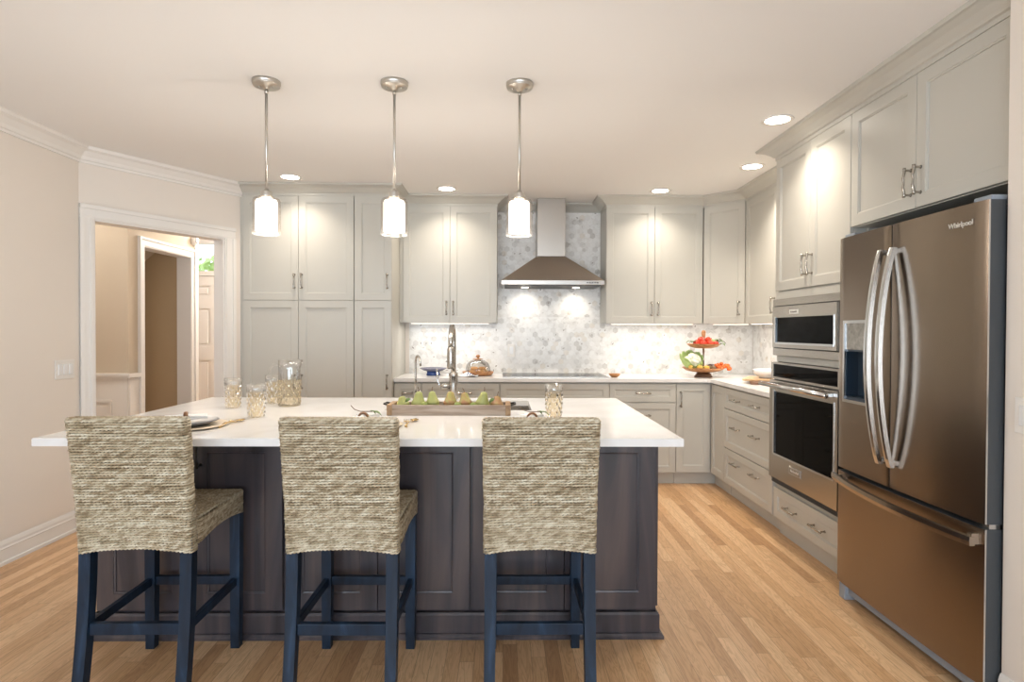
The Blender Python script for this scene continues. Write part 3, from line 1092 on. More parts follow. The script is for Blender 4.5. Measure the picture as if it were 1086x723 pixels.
def mosaic(mb, x0, x1, z0, z1, put, rnd, keep=None):
    S_ = 0.0285            # circumradius
    g = 0.0009
    dx, dz = S_ * math.sqrt(3), S_ * 1.5
    for j in range(int(z0 / dz) - 1, int(z1 / dz) + 2):
        for i in range(int(x0 / dx) - 2, int(x1 / dx) + 3):
            cx, cz = i * dx + (j % 2) * dx / 2, j * dz
            mi = rnd.choices(range(7), WT)[0]
            P = [(cx + (S_ - g) * sin(k * pi / 3), cz + (S_ - g) * cos(k * pi / 3)) for k in range(6)]
            P = clip(P, x0, x1, z0, z1)
            if not P:
                continue
            k = len(P)
            mb.add([put(p, 0.003) for p in P] + [put(p, 0) for p in P], [tuple(range(k))] + [(q, (q + 1) % k, k + (q + 1) % k, k + q) for q in range(k)], mi)
            # slim dark marble shard in some of the tiles
            if rnd.random() < 0.085:
                a = rnd.uniform(0, pi)
                l, ww = rnd.uniform(0.008, 0.017), rnd.uniform(0.004, 0.007)
                Q = [(cx + l * cos(a), cz + l * sin(a)), (cx - ww * sin(a), cz + ww * cos(a)), (cx - l * cos(a), cz - l * sin(a)), (cx + ww * sin(a), cz - ww * cos(a))]
                Q = clip(Q, x0, x1, z0, z1)
                if Q:
                    mb.add([put(p, 0.0033) for p in Q], [tuple(range(len(Q)))], rnd.choice([4, 5, 5, 4]))


rnd = random.Random(11)
mb = MB()
yb = YB - 0.003
put = lambda p, d: (p[0], yb - 0.002 - d, p[1])
mosaic(mb, -0.90, XR - 0.01, 0.9145, 1.45, put, rnd)
mosaic(mb, -0.062, 0.914, 1.45, 2.44, put, rnd)
mb.box(-0.90, XR - 0.01, yb - 0.002, yb + 0.002, 0.9145, 1.45, mi=7)
mb.box(-0.062, 0.914, yb - 0.002, yb + 0.002, 1.45, 2.44, mi=7)
struct('trim_7', mb, TILES + [M['grout']], 'hexagon marble mosaic backsplash on the back wall', 'backsplash')
mb = MB()
xb = XR - 0.003
put = lambda p, d: (xb - 0.002 - d, p[0], p[1])
mosaic(mb, 3.875, YB - 0.01, 0.9145, 1.45, put, rnd)
mb.box(xb - 0.002, xb + 0.002, 3.875, YB - 0.01, 0.9145, 1.45, mi=7)
struct('trim_8', mb, TILES + [M['grout']], 'hexagon marble mosaic backsplash on the right wall', 'backsplash')

# ------------------------------------------------------------------ island
IX0, IX1 = -1.742, 0.664
IY0, IY1 = 2.545, 3.545
t = thing('kitchen_island', 'dark stained wood island base with six panelled doors', 'kitchen island', ((IX0 + IX1) / 2, (IY0 + IY1) / 2, 0))
ox, oy = (IX0 + IX1) / 2, (IY0 + IY1) / 2
mb = MB()
# shell, with a well for the sink
iy = IY0 + 0.021
mb.box(IX0 - ox, IX1 - ox, iy - oy, 2.97 - oy, 0.10, CB)
mb.box(IX0 - ox, -0.66 - ox, 2.97 - oy, IY1 - oy, 0.10, CB)
mb.box(0.18 - ox, IX1 - ox, 2.97 - oy, IY1 - oy, 0.10, CB)
mb.box(-0.66 - ox, 0.18 - ox, 2.97 - oy, IY1 - oy, 0.10, 0.60)
mb.build('body', M['island'], t)
mb = MB()
bw = [(0, 0), (0.026, 0), (0.026, 0.012), (0.018, 0.022), (0.010, 0.024), (0.010, 0.098), (0.004, 0.108), (0.0, 0.108)]
x0, x1, y0, y1 = IX0 - ox, IX1 - ox, IY0 - oy, IY1 - oy
mb.sweep([(x0, y1), (x0, y0), (x1, y0), (x1, y1)], bw, side=-1 if False else 1)
mb.box(x0, x1, y0, y1, 0, 0.10)
mb.build('base_moulding', M['island'], t)
dw = (IX1 - IX0) / 6
for i in range(6):
    a = x0 + i * dw + (0.006 if i % 2 == 0 else 0.0015)
    b_ = x0 + (i + 1) * dw - (0.006 if i % 2 else 0.0015)
    d = shaker(a, b_, 0.118, 0.868, 0.072, 0.010).build('door', M['island'], t)
    d.location = (0, IY0 - oy, 0)
    hx = (b_ - 0.045) if i % 2 == 0 else (a + 0.045)
    pull(hx, 0.79, 'v', 0.115, 'bronze', d)
# end panel
d = shaker(0.01, IY1 - IY0 - 0.03, 0.118, 0.868, 0.085, 0.008, 0.014).build('end_panel', M['island'], t)
d.location = (x1 + 0.012, y0 + 0.025, 0)
d.rotation_euler = (0, 0, pi / 2)
# island top with the sink cut-out
SX0, SX1, SY0, SY1 = -0.61, 0.142, 3.025, 3.44
TX0, TX1, TY0_, TY1_ = -1.756, 0.680, 2.228, 3.583
mb = MB()
zb, zt, c = CB, 0.914, 0.003
O = [(TX0, TY0_), (TX1, TY0_), (TX1, TY1_), (TX0, TY1_)]
Oi = [(TX0 + c, TY0_ + c), (TX1 - c, TY0_ + c), (TX1 - c, TY1_ - c), (TX0 + c, TY1_ - c)]
I = [(SX0, SY0), (SX1, SY0), (SX1, SY1), (SX0, SY1)]
vs = [(x, y, zb) for x, y in O] + [(x, y, zt - c) for x, y in O] + [(x, y, zt) for x, y in Oi] + [(x, y, zt) for x, y in I] + [(x, y, zb) for x, y in I]
fs = []
for q in range(4):
    r_ = (q + 1) % 4
    for k in range(4):
        fs.append((k * 4 + q, k * 4 + r_, k * 4 + 4 + r_, k * 4 + 4 + q))
    fs.append((16 + q, 16 + r_, r_, q))
mb.add(vs, fs)
tag(mb.build('island_worktop', M['quartz']), 'white quartz slab on the dark island with seating overhang', 'counter')

# sink
t = thing('sink', 'undermount steel sink with a rolled rack set in the island counter', 'sink', ((SX0 + SX1) / 2, (SY0 + SY1) / 2, 0.65))
ox, oy = (SX0 + SX1) / 2, (SY0 + SY1) / 2
mb = MB()
hx, hy = (SX1 - SX0) / 2 + 0.008, (SY1 - SY0) / 2 + 0.008
th = 0.01
mb.box(-hx, hx, -hy, hy, 0, th)
for (a, b_, c_, d_) in ((-hx - th, -hx, -hy - th, hy + th), (hx, hx + th, -hy - th, hy + th), (-hx, hx, -hy - th, -hy), (-hx, hx, hy, hy + th)):
    mb.box(a, b_, c_, d_, 0, CB - 0.65 - 0.001)
mb.build('basin', M['steel'], t)
MB().lathe([(0.045, 0.0105), (0.045, 0.014), (0.03, 0.014), (0.02, 0.008), (0, 0.008)], n=24).build('drain', M['chrome'], t)
mb = MB()
for i in range(13):
    yy = -hy + 0.02 + i * (2 * hy - 0.04) / 12
    mb.tube([(hx - 0.16, yy, 0.205), (hx - 0.004, yy, 0.205)], 0.004, 8)
for xx in (hx - 0.15, hx - 0.014):
    mb.tube([(xx, -hy + 0.006, 0.202), (xx, hy - 0.006, 0.202)], 0.005, 8)
mb.build('rack', M['steel'], t)

# ------------------------------------------------------------------ oven & microwave (facing -X)
AX = 1.755                         # front plane of the appliance faces
XT = Matrix(((0, 0, 0, 0),) * 4)


def on_face(x, y, z):
    """text transform on a face looking to -X: text right = -Y, up = Z"""
    return Matrix.Translation((x, y, z)) @ Matrix(((0, 0, -1, 0), (-1, 0, 0, 0), (0, 1, 0, 0), (0, 0, 0, 1)))


ay0, ay1 = TY1 + 0.024, TY0 - 0.024     # near / far
t = thing('microwave', 'built in steel microwave above the wall oven', 'microwave', (AX, (ay0 + ay1) / 2, 1.168))
h = (ay1 - ay0) / 2
X0 = RF - AX
mb = MB()
mb.box(0.008, 0.5, -h, h, 0.002, 0.356)
mb.build('body', M['black'], t)
mb = MB()
mb.box(-0.004, 0.008, -h, h, 0, 0.046, 0.002)
mb.box(-0.004, 0.008, -h, h, 0.315, 0.358, 0.002)
mb.box(-0.004, 0.008, h - 0.02, h, 0.046, 0.315)
mb.box(-0.004, 0.008, -h, -h + 0.02, 0.046, 0.315)
mb.build('trim_frame', M['steel'], t)
wy0, wy1, wz0, wz1 = -h + 0.05, h - 0.065, 0.085, 0.240
mb = MB()
dd0, dd1, z0, z1 = -h + 0.024, h - 0.024, 0.052, 0.309
for (a, b_, c_, e_) in ((dd0, wy0, z0, z1), (wy1, dd1, z0, z1), (wy0, wy1, z0, wz0), (wy0, wy1, wz1, z1)):
    mb.box(-0.018, 0.008, a, b_, c_, e_)
d = mb.build('door', M['steel'], t)
MB().box(-0.0145, 0.006, wy0, wy1, wz0, wz1).build('glass', M['blackglass'], d)
mb = MB()
mb.box(-0.021, -0.014, wy0 - 0.004, wy0 + 0.003, wz0 - 0.004, wz1 + 0.004)
mb.box(-0.021, -0.014, wy1 - 0.006, wy1 + 0.012, wz0 - 0.004, wz1 + 0.004)
mb.box(-0.021, -0.014, wy0 + 0.003, wy1 - 0.006, wz0 - 0.012, wz0)
mb.build('bezel', M['chrome'], d)
MB().box(-0.0195, -0.018, 0.035, 0.145, 0.258, 0.285).build('badge', M['logo'], d)
text_mesh('KitchenAid', 0.017, 'lettering', M['logodark'], d, on_face(-0.0198, 0.09, 0.2715))

t = thing('wall_oven', 'built in steel wall oven with black glass door and bar handle', 'oven', (AX, (ay0 + ay1) / 2, 0.345))
mb = MB().box(0.01, 0.55, -h, h, 0.002, 0.778)
mb.build('body', M['black'], t)
mb = MB()
for i in range(3):
    mb.box(-0.006, 0.01, -h, h, 0.004 + i * 0.011, 0.010 + i * 0.011)
mb.build('vent', M['darkgrey'], t)
# control panel
mb = MB()
pz0, pz1 = 0.672, 0.779
for (a, b_, c_, e_) in ((-h, -h + 0.02, pz0, pz1), (h - 0.03, h, pz0, pz1), (-h + 0.02, h - 0.03, pz0, pz0 + 0.014), (-h + 0.02, h - 0.03, pz1 - 0.012, pz1)):
    mb.box(-0.012, 0.01, a, b_, c_, e_)
d = mb.build('control_panel', M['steel'], t)
MB().box(-0.009, 0.008, -h + 0.02, h - 0.03, pz0 + 0.014, pz1 - 0.012).build('display', M['blackglass'], d)
mb = MB()
z0, z1 = 0.040, 0.664
wy0, wy1, wz0, wz1 = -h + 0.035, h - 0.065, 0.20, 0.595
for (a, b_, c_, e_) in ((-h, wy0, z0, z1), (wy1, h, z0, z1), (wy0, wy1, z0, wz0), (wy0, wy1, wz1, z1)):
    mb.box(-0.022, 0.01, a, b_, c_, e_)
d = mb.build('door', M['steel'], t)
MB().box(-0.018, 0.008, wy0, wy1, wz0, wz1).build('glass', M['blackglass'], d)
mb = MB()
mb.box(-0.025, -0.018, wy1 - 0.004, wy1 + 0.016, wz0 - 0.008, wz1 + 0.008)
mb.box(-0.025, -0.018, wy0 - 0.006, wy1 - 0.004, wz0 - 0.012, wz0)
mb.box(-0.025, -0.018, wy0 - 0.006, wy0 + 0.002, wz0, wz1 + 0.008)
mb.build('bezel', M['chrome'], d)
mb = MB()
mb.tube([(-0.078, -h + 0.015, 0.640), (-0.078, h + 0.012, 0.640)], 0.0145, 16)
for yy in (-h + 0.06, h - 0.05):
    mb.box(-0.075, -0.02, yy - 0.014, yy + 0.014, 0.628, 0.652, 0.004)
mb.build('handle', M['chrome'], d)
MB().box(-0.0245, -0.022, -0.02, 0.125, 0.115, 0.160, 0.001).build('badge', M['chrome'], d)
MB().box(-0.0252, -0.0244, -0.012, 0.117, 0.122, 0.153).build('badge_plate', M['steel'], d)
text_mesh('KitchenAid', 0.022, 'lettering', M['logo'], d, on_face(-0.0256, 0.052, 0.1375))

# ------------------------------------------------------------------ refrigerator
FX = 1.668
fy0, fy1, fys = 2.044, 2.955, 2.545
t = thing('refrigerator', 'large steel french door refrigerator with bottom freezer drawer', 'refrigerator', (FX + 0.35, (fy0 + fy1) / 2, 0))
ox, oy = FX + 0.35, (fy0 + fy1) / 2
DT = 0.075


def fb(mb, x0, x1, y0, y1, z0, z1, b=0.0):
    return mb.box(x0 - ox, x1 - ox, y0 - oy, y1 - oy, z0, z1, b)


fb(MB(), FX + DT + 0.012, XR - 0.03, fy0 + 0.004, fy1 - 0.004, 0.07, 1.765).build('body', M['darkgrey'], t)
mb = MB()
fb(mb, FX + DT, FX + DT + 0.012, fy0 + 0.012, fy1 - 0.012, 0.08, 1.75)
mb.build('gasket', M['black'], t)


def curved_door(y0, y1, z0, z1, hole=None):
    """slightly crowned front; hole = (y0,y1,z0,z1) cut for the dispenser"""
    yc, yw = (fy0 + fy1) / 2, (fy1 - fy0) / 2

    def fx(y):
        return FX + 0.010 * ((y - yc) / yw) ** 2
    ys = [y0 + (y1 - y0) * i / 16 for i in range(17)]
    zs = [z0, z1]
    if hole:
        ys = sorted(set(ys) | {hole[0], hole[1]})
        zs = [z0, hole[2], hole[3], z1]
    mb = MB()
    e = 0.004
    vs, fs = [], []
    ky, kz = len(ys), len(zs)
    for y in ys:
        ed = e if (y in (y0, y1)) else 0
        for z in zs:
            vs.append((fx(y) + ed - ox, y - oy, z))
    for i in range(ky - 1):
        for j in range(kz - 1):
            if hole and ys[i] >= hole[0] - 1e-6 and ys[i + 1] <= hole[1] + 1e-6 and j == 1:
                continue
            fs.append((i * kz + j, (i + 1) * kz + j, (i + 1) * kz + j + 1, i * kz + j + 1))
    mb.add(vs, fs, 0, True)
    # returns
    bx = FX + DT - ox
    top = [(fx(y) + (e if y in (y0, y1) else 0) - ox, y - oy) for y in ys]
    for z in (z0, z1):
        k = len(top)
        mb.add([(p[0], p[1], z) for p in top] + [(bx, p[1], z) for p in top], [(i, i + 1, k + i + 1, k + i) for i in range(k - 1)], 1)
    for y in (y0, y1):
        x_ = fx(y) + e - ox
        mb.add([(x_, y - oy, z0), (x_ + 0.006, y - oy, z0), (x_ + 0.006, y - oy, z1), (x_, y - oy, z1)], [(0, 1, 2, 3)], 2)
        mb.add([(x_ + 0.006, y - oy, z0), (bx, y - oy, z0), (bx, y - oy, z1), (x_ + 0.006, y - oy, z1)], [(0, 1, 2, 3)], 1)
    mb.add([(bx, y0 - oy, z0), (bx, y1 - oy, z0), (bx, y1 - oy, z1), (bx, y0 - oy, z1)], [(0, 1, 2, 3)], 1)
    return mb


FM = [M['fridge'], M['darkgrey'], M['chrome']]
dy0, dy1, dz0, dz1 = 2.690, 2.892, 0.985, 1.368
dl_ = curved_door(fys + 0.003, fy1, 0.648, 1.782, (dy0, dy1, dz0, dz1)).build('door', FM, t)
dr_ = curved_door(fy0, fys - 0.003, 0.648, 1.782).build('door', FM, t)
fz = curved_door(fy0, fy1, 0.078, 0.630).build('freezer_drawer', FM, t)
# water dispenser
mb = MB()
e = 0.007
for (a, b_, c_, g_) in ((dy0 - e, dy0 + e, dz0 - e, dz1 + e), (dy1 - e, dy1 + e, dz0 - e, dz1 + e), (dy0 + e, dy1 - e, dz0 - e, dz0 + e), (dy0 + e, dy1 - e, dz1 - e, dz1 + e)):
    fb(mb, FX - 0.002, FX + 0.012, a, b_, c_, g_)
mb.build('dispenser_frame', M['chrome'], dl_)
mb = MB()
fb(mb, FX + 0.004, FX + 0.012, dy0 + e, dy1 - e, 1.235, dz1 - e)
mb.build('dispenser_display', plain('display_glass', (0.30, 0.29, 0.26), 0.08, noise=0.6, nscale=45), dl_)
mb = MB()
fb(mb, FX + 0.066, FX + 0.072, dy0, dy1, dz0, 1.235)
fb(mb, FX + 0.006, FX + 0.070, dy0 + 0.002, dy0 + 0.008, dz0, 1.235)
fb(mb, FX + 0.006, FX + 0.070, dy1 - 0.008, dy1 - 0.002, dz0, 1.235)
fb(mb, FX + 0.004, FX + 0.070, dy0, dy1, dz0 + 0.004, dz0 + 0.022)
fb(mb, FX + 0.006, FX + 0.070, dy0, dy1, 1.225, 1.240)
mb.build('dispenser_recess', M['bluerecess'], dl_)
mb = MB()
fb(mb, FX + 0.050, FX + 0.066, 2.755, 2.825, 1.06, 1.20, 0.004)
mb.tube([(FX + 0.045 - ox, 2.79 - oy, 1.235), (FX + 0.045 - ox, 2.79 - oy, 1.19)], 0.012, 12)
mb.build('dispenser_paddle', M['black'], dl_)


def bar_handle(y, name, par):
    mb = MB()
    n = 26
    vs, fs = [], []
    hw = 0.0125
    for i in range(n + 1):
        s_ = i / n
        z = 0.742 + s_ * 0.936
        o = 0.014 + 0.058 * sin(pi * s_) ** 0.8
        xf, xbk = FX - o - 0.012, FX - o + 0.006
        xf, xbk = xf - ox, xbk - ox
        vs += [(xf, y - hw - oy, z), (xf - 0.002, y - oy, z), (xf, y + hw - oy, z), (xbk, y + hw - oy, z), (xbk, y - hw - oy, z)]
    for i in range(n):
        for q in range(5):
            q2 = (q + 1) % 5
            fs.append((i * 5 + q, i * 5 + q2, i * 5 + 5 + q2, i * 5 + 5 + q))
    fs += [(4, 3, 2, 1, 0), tuple(n * 5 + q for q in range(5))]
    mb.add(vs, fs)
    for z in (0.752, 1.655):
        fb(mb, FX - 0.022, FX + 0.012, y - hw * 0.9, y + hw * 0.9, z, z + 0.018)
    return mb.build(name, M['chrome'], par)


bar_handle(fys + 0.040, 'handle', dl_)
bar_handle(fys - 0.040, 'handle', dr_)
mb = MB()
n = 30
vs, fs = [], []
for i in range(n + 1):
    s_ = i / n
    y = fy0 + 0.012 + s_ * (fy1 - fy0 - 0.030)
    o = 0.016 + 0.048 * sin(pi * s_) ** 0.8
    z = 0.585 + 0.014 * s_ * 1.5
    xf, xbk = FX - o - 0.014 - ox, FX - o + 0.004 - ox
    hw = 0.016
    vs += [(xf, y - oy, z - hw), (xf - 0.002, y - oy, z), (xf, y - oy, z + hw), (xbk, y - oy, z + hw), (xbk, y - oy, z - hw)]
for i in range(n):
    for q in range(5):
        q2 = (q + 1) % 5
        fs.append((i * 5 + q, i * 5 + q2, i * 5 + 5 + q2, i * 5 + 5 + q))
fs += [(4, 3, 2, 1, 0), tuple(n * 5 + q for q in range(5))]
mb.add(vs, fs)
for y in (fy0 + 0.014, fy1 - 0.045):
    fb(mb, FX - 0.022, FX + 0.014, y, y + 0.02, 0.574, 0.612)
mb.build('handle', brushed('handle_steel', (0.44, 0.385, 0.33), 0.2), fz)
text_mesh('Whirlpool', 0.028, 'lettering', M['logo'], dr_, on_face(FX + 0.0035 - ox, 2.160 - oy, 1.714), 0.0015)
mb = MB()
for y in (fy0 + 0.01, fy1 - 0.09):
    fb(MB(), FX + 0.03, FX + 0.14, y, y + 0.08, 1.783, 1.802, 0.004).build('hinge_cover', M['greyplastic'], t)
mb = MB()
fb(mb, FX + 0.03, FX + 0.07, fy0 + 0.002, fy0 + 0.03, 0.631, 0.647)
mb.build('hinge', M['chrome'], t)
mb = MB()
fb(mb, FX + 0.030, FX + 0.10, fy0 + 0.01, fy1 - 0.01, 0.03, 0.076)
mb.build('kick_grille', M['greyplastic'], t)
mb = MB()
for y in (fy1 - 0.07, fy0 + 0.02):
    fb(MB(), FX + 0.012, FX + 0.10, y, y + 0.05, 0.0, 0.074, 0.004).build('foot', M['greyplastic'], t)

# ------------------------------------------------------------------ range hood and cooktop
hx0, hx1 = -0.026, 0.876
hc = (hx0 + hx1) / 2
t = thing('range_hood', 'steel pyramid chimney range hood on the mosaic wall', 'range hood', (hc, YB, 1.72))
yb_ = -0.008
hy = 5.165 - YB
hw = (hx1 - hx0) / 2
mb = MB()
mb.box(-hw, hw, hy, yb_, 0.0, 0.040, 0.003)
mb.build('rim', M['steel'], t)
cw, cy = 0.127, 5.385 - YB
mb = MB()
vs = [(-hw + 0.004, hy + 0.006, 0.041), (hw - 0.004, hy + 0.006, 0.041), (hw - 0.004, yb_, 0.041), (-hw + 0.004, yb_, 0.041), (-cw - 0.004, cy - 0.004, 0.272), (cw + 0.004, cy - 0.004, 0.272), (cw + 0.004, yb_, 0.272), (-cw - 0.004, yb_, 0.272)]
mb.add(vs, [(0, 1, 5, 4), (1, 2, 6, 5), (2, 3, 7, 6), (3, 0, 4, 7), (4, 5, 6, 7), (3, 2, 1, 0)])
mb.build('canopy', brushed('hood_canopy_steel', (0.42, 0.375, 0.33), 0.30), t)
mb = MB()
mb.box(-cw, cw, cy, yb_, 0.273, CEIL - 1.72 - 0.002, 0.002)
ch = mb.build('chimney', brushed('chimney_steel', (0.44, 0.40, 0.355), 0.28, 0.5), t)
mb = MB()
mb.box(-cw - 0.001, cw + 0.001, cy - 0.001, yb_, 0.268, 0.276)
mb.build('chimney_seam', M['darkgrey'], ch)
mb = MB()
for i in range(5):
    mb.lathe([(0.0, 0.0), (0.006, 0.0), (0.006, 0.004), (0, 0.004)], (0.30 + i * 0.022, hy, 0.02), 12, mtx=Matrix.Rotation(pi / 2, 4, 'X'))
mb.build('button', M['black'], t)
mb = MB()
mb.box(-hw + 0.03, hw - 0.03, hy + 0.03, yb_ - 0.02, -0.004, 0.0)
fl = mb.build('filter', M['darkgrey'], t)
for sx in (-0.235, 0.235):
    MB().lathe([(0, -0.0055), (0.03, -0.0055), (0.032, -0.004), (0.03, -0.002)], (sx, hy + 0.30, 0), 20).build('lamp_lens', M['hoodlens'], t)
    l = bpy.data.lights.new('hood_lamp', 'SPOT')
    l.energy = 4
    l.color = (1.0, 0.90, 0.76)
    l.spot_size = R(125)
    l.spot_blend = 1.0
    l.shadow_soft_size = 0.035
    o = bpy.data.objects.new('hood_lamp', l)
    COL.objects.link(o)
    o.location = (sx, hy + 0.34, -0.012)
    o.rotation_euler = (R(22), 0, 0)
    o.parent = t

t = thing('cooktop', 'thin black glass cooktop under the range hood', 'cooktop', (0.45, 5.36, 0.914))
MB().box(-0.46, 0.46, -0.24, 0.24, 0.0005, 0.008, 0.002).build('glass_top', M['blackglass'], t)
mb = MB()
for (x, y, r) in ((-0.3, 0.1, 0.075), (-0.3, -0.12, 0.09), (0.0, 0.03, 0.115), (0.3, 0.1, 0.09), (0.3, -0.12, 0.075)):
    mb.lathe([(r, 0.0081), (r, 0.0085), (r - 0.004, 0.0085), (r - 0.004, 0.0081)], (x, y, 0), 40)
mb.build('burner_ring', M['greyplastic'], t)
MB().box(-0.46, 0.46, -0.243, -0.2395, 0.0005, 0.009).build('trim_strip', M['steel'], t)


# ------------------------------------------------------------------ lamps
def downlight(x, y, label, power=7.5):
    t = thing('recessed_light', label, 'ceiling light', (x, y, CEIL), 0, 'recessed ceiling lights')
    MB().lathe([(0.066, 0.0), (0.086, 0.0), (0.088, -0.004), (0.082, -0.007), (0.066, -0.004)], n=36).build('trim_ring', M['trim'], t)
    MB().lathe([(0, -0.0032), (0.067, -0.0032), (0.067, -0.001), (0, -0.001)], n=36).build('lens', M['canlens'], t)
    l = bpy.data.lights.new('recessed_lamp', 'AREA')
    l.shape = 'DISK'
    l.size = 0.13
    l.energy = power
    l.color = WARM
    l.spread = R(120)
    o = bpy.data.objects.new('recessed_lamp', l)
    COL.objects.link(o)
    o.location = (0, 0, -0.009)
    o.parent = t
    return t


downlight(1.545, 3.36, 'recessed ceiling light beside the oven tower crown', 4.5)
downlight(1.80, 4.31, 'recessed ceiling light above the right counter')
downlight(1.33, 5.07, 'recessed ceiling light over the cabinet right of the hood', 3.2)
downlight(-0.49, 5.05, 'recessed ceiling light over the cabinet left of the hood', 3.2)
downlight(-1.68, 4.70, 'recessed ceiling light in front of the double pantry', 3.2)


def pendant(x, y, label):
    t = thing('pendant_lamp', label, 'pendant light', (x, y, CEIL), 0, 'pendant lamps over the island')
    z = lambda v: v - CEIL
    MB().lathe([(0, 0), (0.066, 0), (0.066, -0.012), (0.062, -0.016), (0.064, -0.019), (0.062, -0.024), (0.02, -0.026), (0.012, -0.04), (0, -0.04)], n=36).build('ceiling_plate', M['satin'], t)
    mb = MB()
    mb.cyl((0, 0, -0.03), (0, 0, z(1.985)), 0.0065, 12)
    mb.tube([(0, 0, -0.045), (0, 0, -0.06)], 0.009, 12)
    mb.build('rod', M['satin'], t)
    mb = MB()
    for s_ in (-1, 1):
        mb.lathe([(0, -0.032), (0.005, -0.030), (0.006, -0.024), (0, -0.024)], (0.035 * s_, 0, 0), 10)
    mb.build('screw', M['satin'], t)
    MB().lathe([(0, z(2.0)), (0.012, z(2.0)), (0.016, z(1.992)), (0.026, z(1.990)), (0.028, z(1.985)), (0.026, z(1.976)), (0.028, z(1.97)), (0.028, z(1.958)), (0, z(1.958))], n=28).build('socket_cap', M['satin'], t)
    # outer clear cylinder, rounded top
    prof = [(0.026, z(1.961)), (0.045, z(1.9605)), (0.058, z(1.955)), (0.064, z(1.943)), (0.0645, z(1.92)), (0.0645, z(1.782))]
    MB().lathe(prof, n=40).build('glass_shade', M['shadeglass'], t)
    prof = [(0.022, z(1.955)), (0.046, z(1.948)), (0.0505, z(1.938)), (0.0505, z(1.800)), (0.046, z(1.797)), (0.0465, z(1.80)), (0.0465, z(1.936)), (0.022, z(1.950))]
    MB().lathe(prof, n=36).build('opal_shade', M['opal'], t)
    MB().lathe([(0, z(1.83)), (0.018, z(1.836)), (0.028, z(1.862)), (0.022, z(1.89)), (0.013, z(1.91)), (0.013, z(1.948)), (0, z(1.948))], n=20).build('bulb', emis('bulb_glow', (1.0, 0.85, 0.66), 9), t)
    l = bpy.data.lights.new('pendant_bulb', 'POINT')
    l.energy = 8.5
    l.color = (1.0, 0.94, 0.86)
    l.shadow_soft_size = 0.05
    o = bpy.data.objects.new('pendant_bulb', l)
    COL.objects.link(o)
    o.location = (0, 0, z(1.755))
    o.parent = t
    return t


pendant(-1.152, 2.90, 'leftmost of the three glass pendant lamps, nearest the hall opening')
pendant(-0.535, 2.90, 'middle one of the three glass pendant lamps over the island')
pendant(0.072, 2.90, 'rightmost of the three glass pendant lamps, in front of the hood')

# under-cabinet light bars
for (x, y, rz, ln, lab) in ((-0.49, 5.40, 0, 0.72, 'slim light bar under the wall cabinet left of the hood'), (1.35, 5.40, 0, 0.76, 'slim light bar under the wall cabinet right of the hood'), (2.12, 4.55, pi / 2, 1.0, 'slim light bar under the right wall cabinets'), (2.03, 5.30, -pi / 4, 0.34, 'slim light bar under the diagonal corner cabinet')):
    t = thing('cabinet_light', lab, 'light bar', (x, y, UB + 0.002), rz, 'light bars under the wall cabinets')
    MB().box(-ln / 2, ln / 2, -0.015, 0.015, -0.010, 0.0).build('housing', M['trim'], t)
    MB().box(-ln / 2 + 0.01, ln / 2 - 0.01, -0.010, 0.010, -0.012, -0.010).build('diffuser', emis('bar_glow', (1.0, 0.9, 0.78), 3), t)
    l = bpy.data.lights.new('bar_lamp', 'AREA')
    l.shape = 'RECTANGLE'
    l.size, l.size_y = ln - 0.02, 0.02
    l.energy = 2.3 * ln
    l.color = (1.0, 0.94, 0.86)
    o = bpy.data.objects.new('bar_lamp', l)
    COL.objects.link(o)
    o.location = (0, 0, -0.014)
    o.parent = t

# unseen lamps added to brighten the hall; the far one stands for entry daylight
for (x, y, e_) in ((-3.75, 4.3, 17), (-2.75, 6.9, 62)):
    t = thing('hall_fill_light', 'added fill light brightening the hall, out of view', 'ceiling light', (x, y, HC), 0, 'added hall fill lights')
    MB().lathe([(0, 0), (0.14, 0), (0.14, -0.02), (0.0, -0.06)], n=28).build('dome', emis('hall_fill_dome', (1, 0.9, 0.75), 3), t)
    l = bpy.data.lights.new('hall_fill_lamp', 'POINT')
    l.energy = e_
    l.color = (1.0, 0.965, 0.92)
    l.shadow_soft_size = 0.12
    o = bpy.data.objects.new('hall_fill_lamp', l)
    COL.objects.link(o)
    o.location = (0, 0, -0.2)
    o.parent = t


# ------------------------------------------------------------------ stools
FIB = random.Random(21)


def rope(mb, pts, r, pitch=0.030, ph=0.0, closed=False, hand=-1, nsec=10):
    """three-strand twisted rope along a polyline already sampled finely"""
    pts = [Vector(p) for p in pts]
    K = len(pts)
    vs, fs = [], []
    pal = {}
    if not hasattr(mb, 'fib'):
        mb.fib = []
    s_ = ph
    for i, p in enumerate(pts):
        a = pts[(i - 1) % K] if (closed or i > 0) else p
        b = pts[(i + 1) % K] if (closed or i < K - 1) else p
        tt = (b - a).normalized()
        ref = Vector((0, 0, 1)) if abs(tt.z) < 0.9 else Vector((0, 1, 0))
        u = (ref - tt * ref.dot(tt)).normalized()
        v = tt.cross(u)
        if i:
            s_ += (p - pts[i - 1]).length
        tw = hand * 2 * pi * s_ / pitch
        for q in range(nsec):
            ang = 2 * pi * q / nsec
            lob = 2 * (ang - tw)
            rr = r * (0.76 + 0.44 * cos(lob))
            key = int(math.floor((lob + pi) / (2 * pi)))
            if key not in pal:
                pal[key] = FIB.random()
            mb.fib.append(pal[key] * (0.55 + 0.45 * max(0.0, cos(lob))) if False else pal[key])
            vs.append(p + (u * cos(ang) * 1.02 + v * sin(ang)) * rr)
    last = K if closed else K - 1
    for i in range(last):
        j = (i + 1) % K
        for q in range(nsec):
            q2 = (q + 1) % nsec
            fs.append((i * nsec + q, i * nsec + q2, j * nsec + q2, j * nsec + q))
    return mb.add(vs, fs, 0, True)


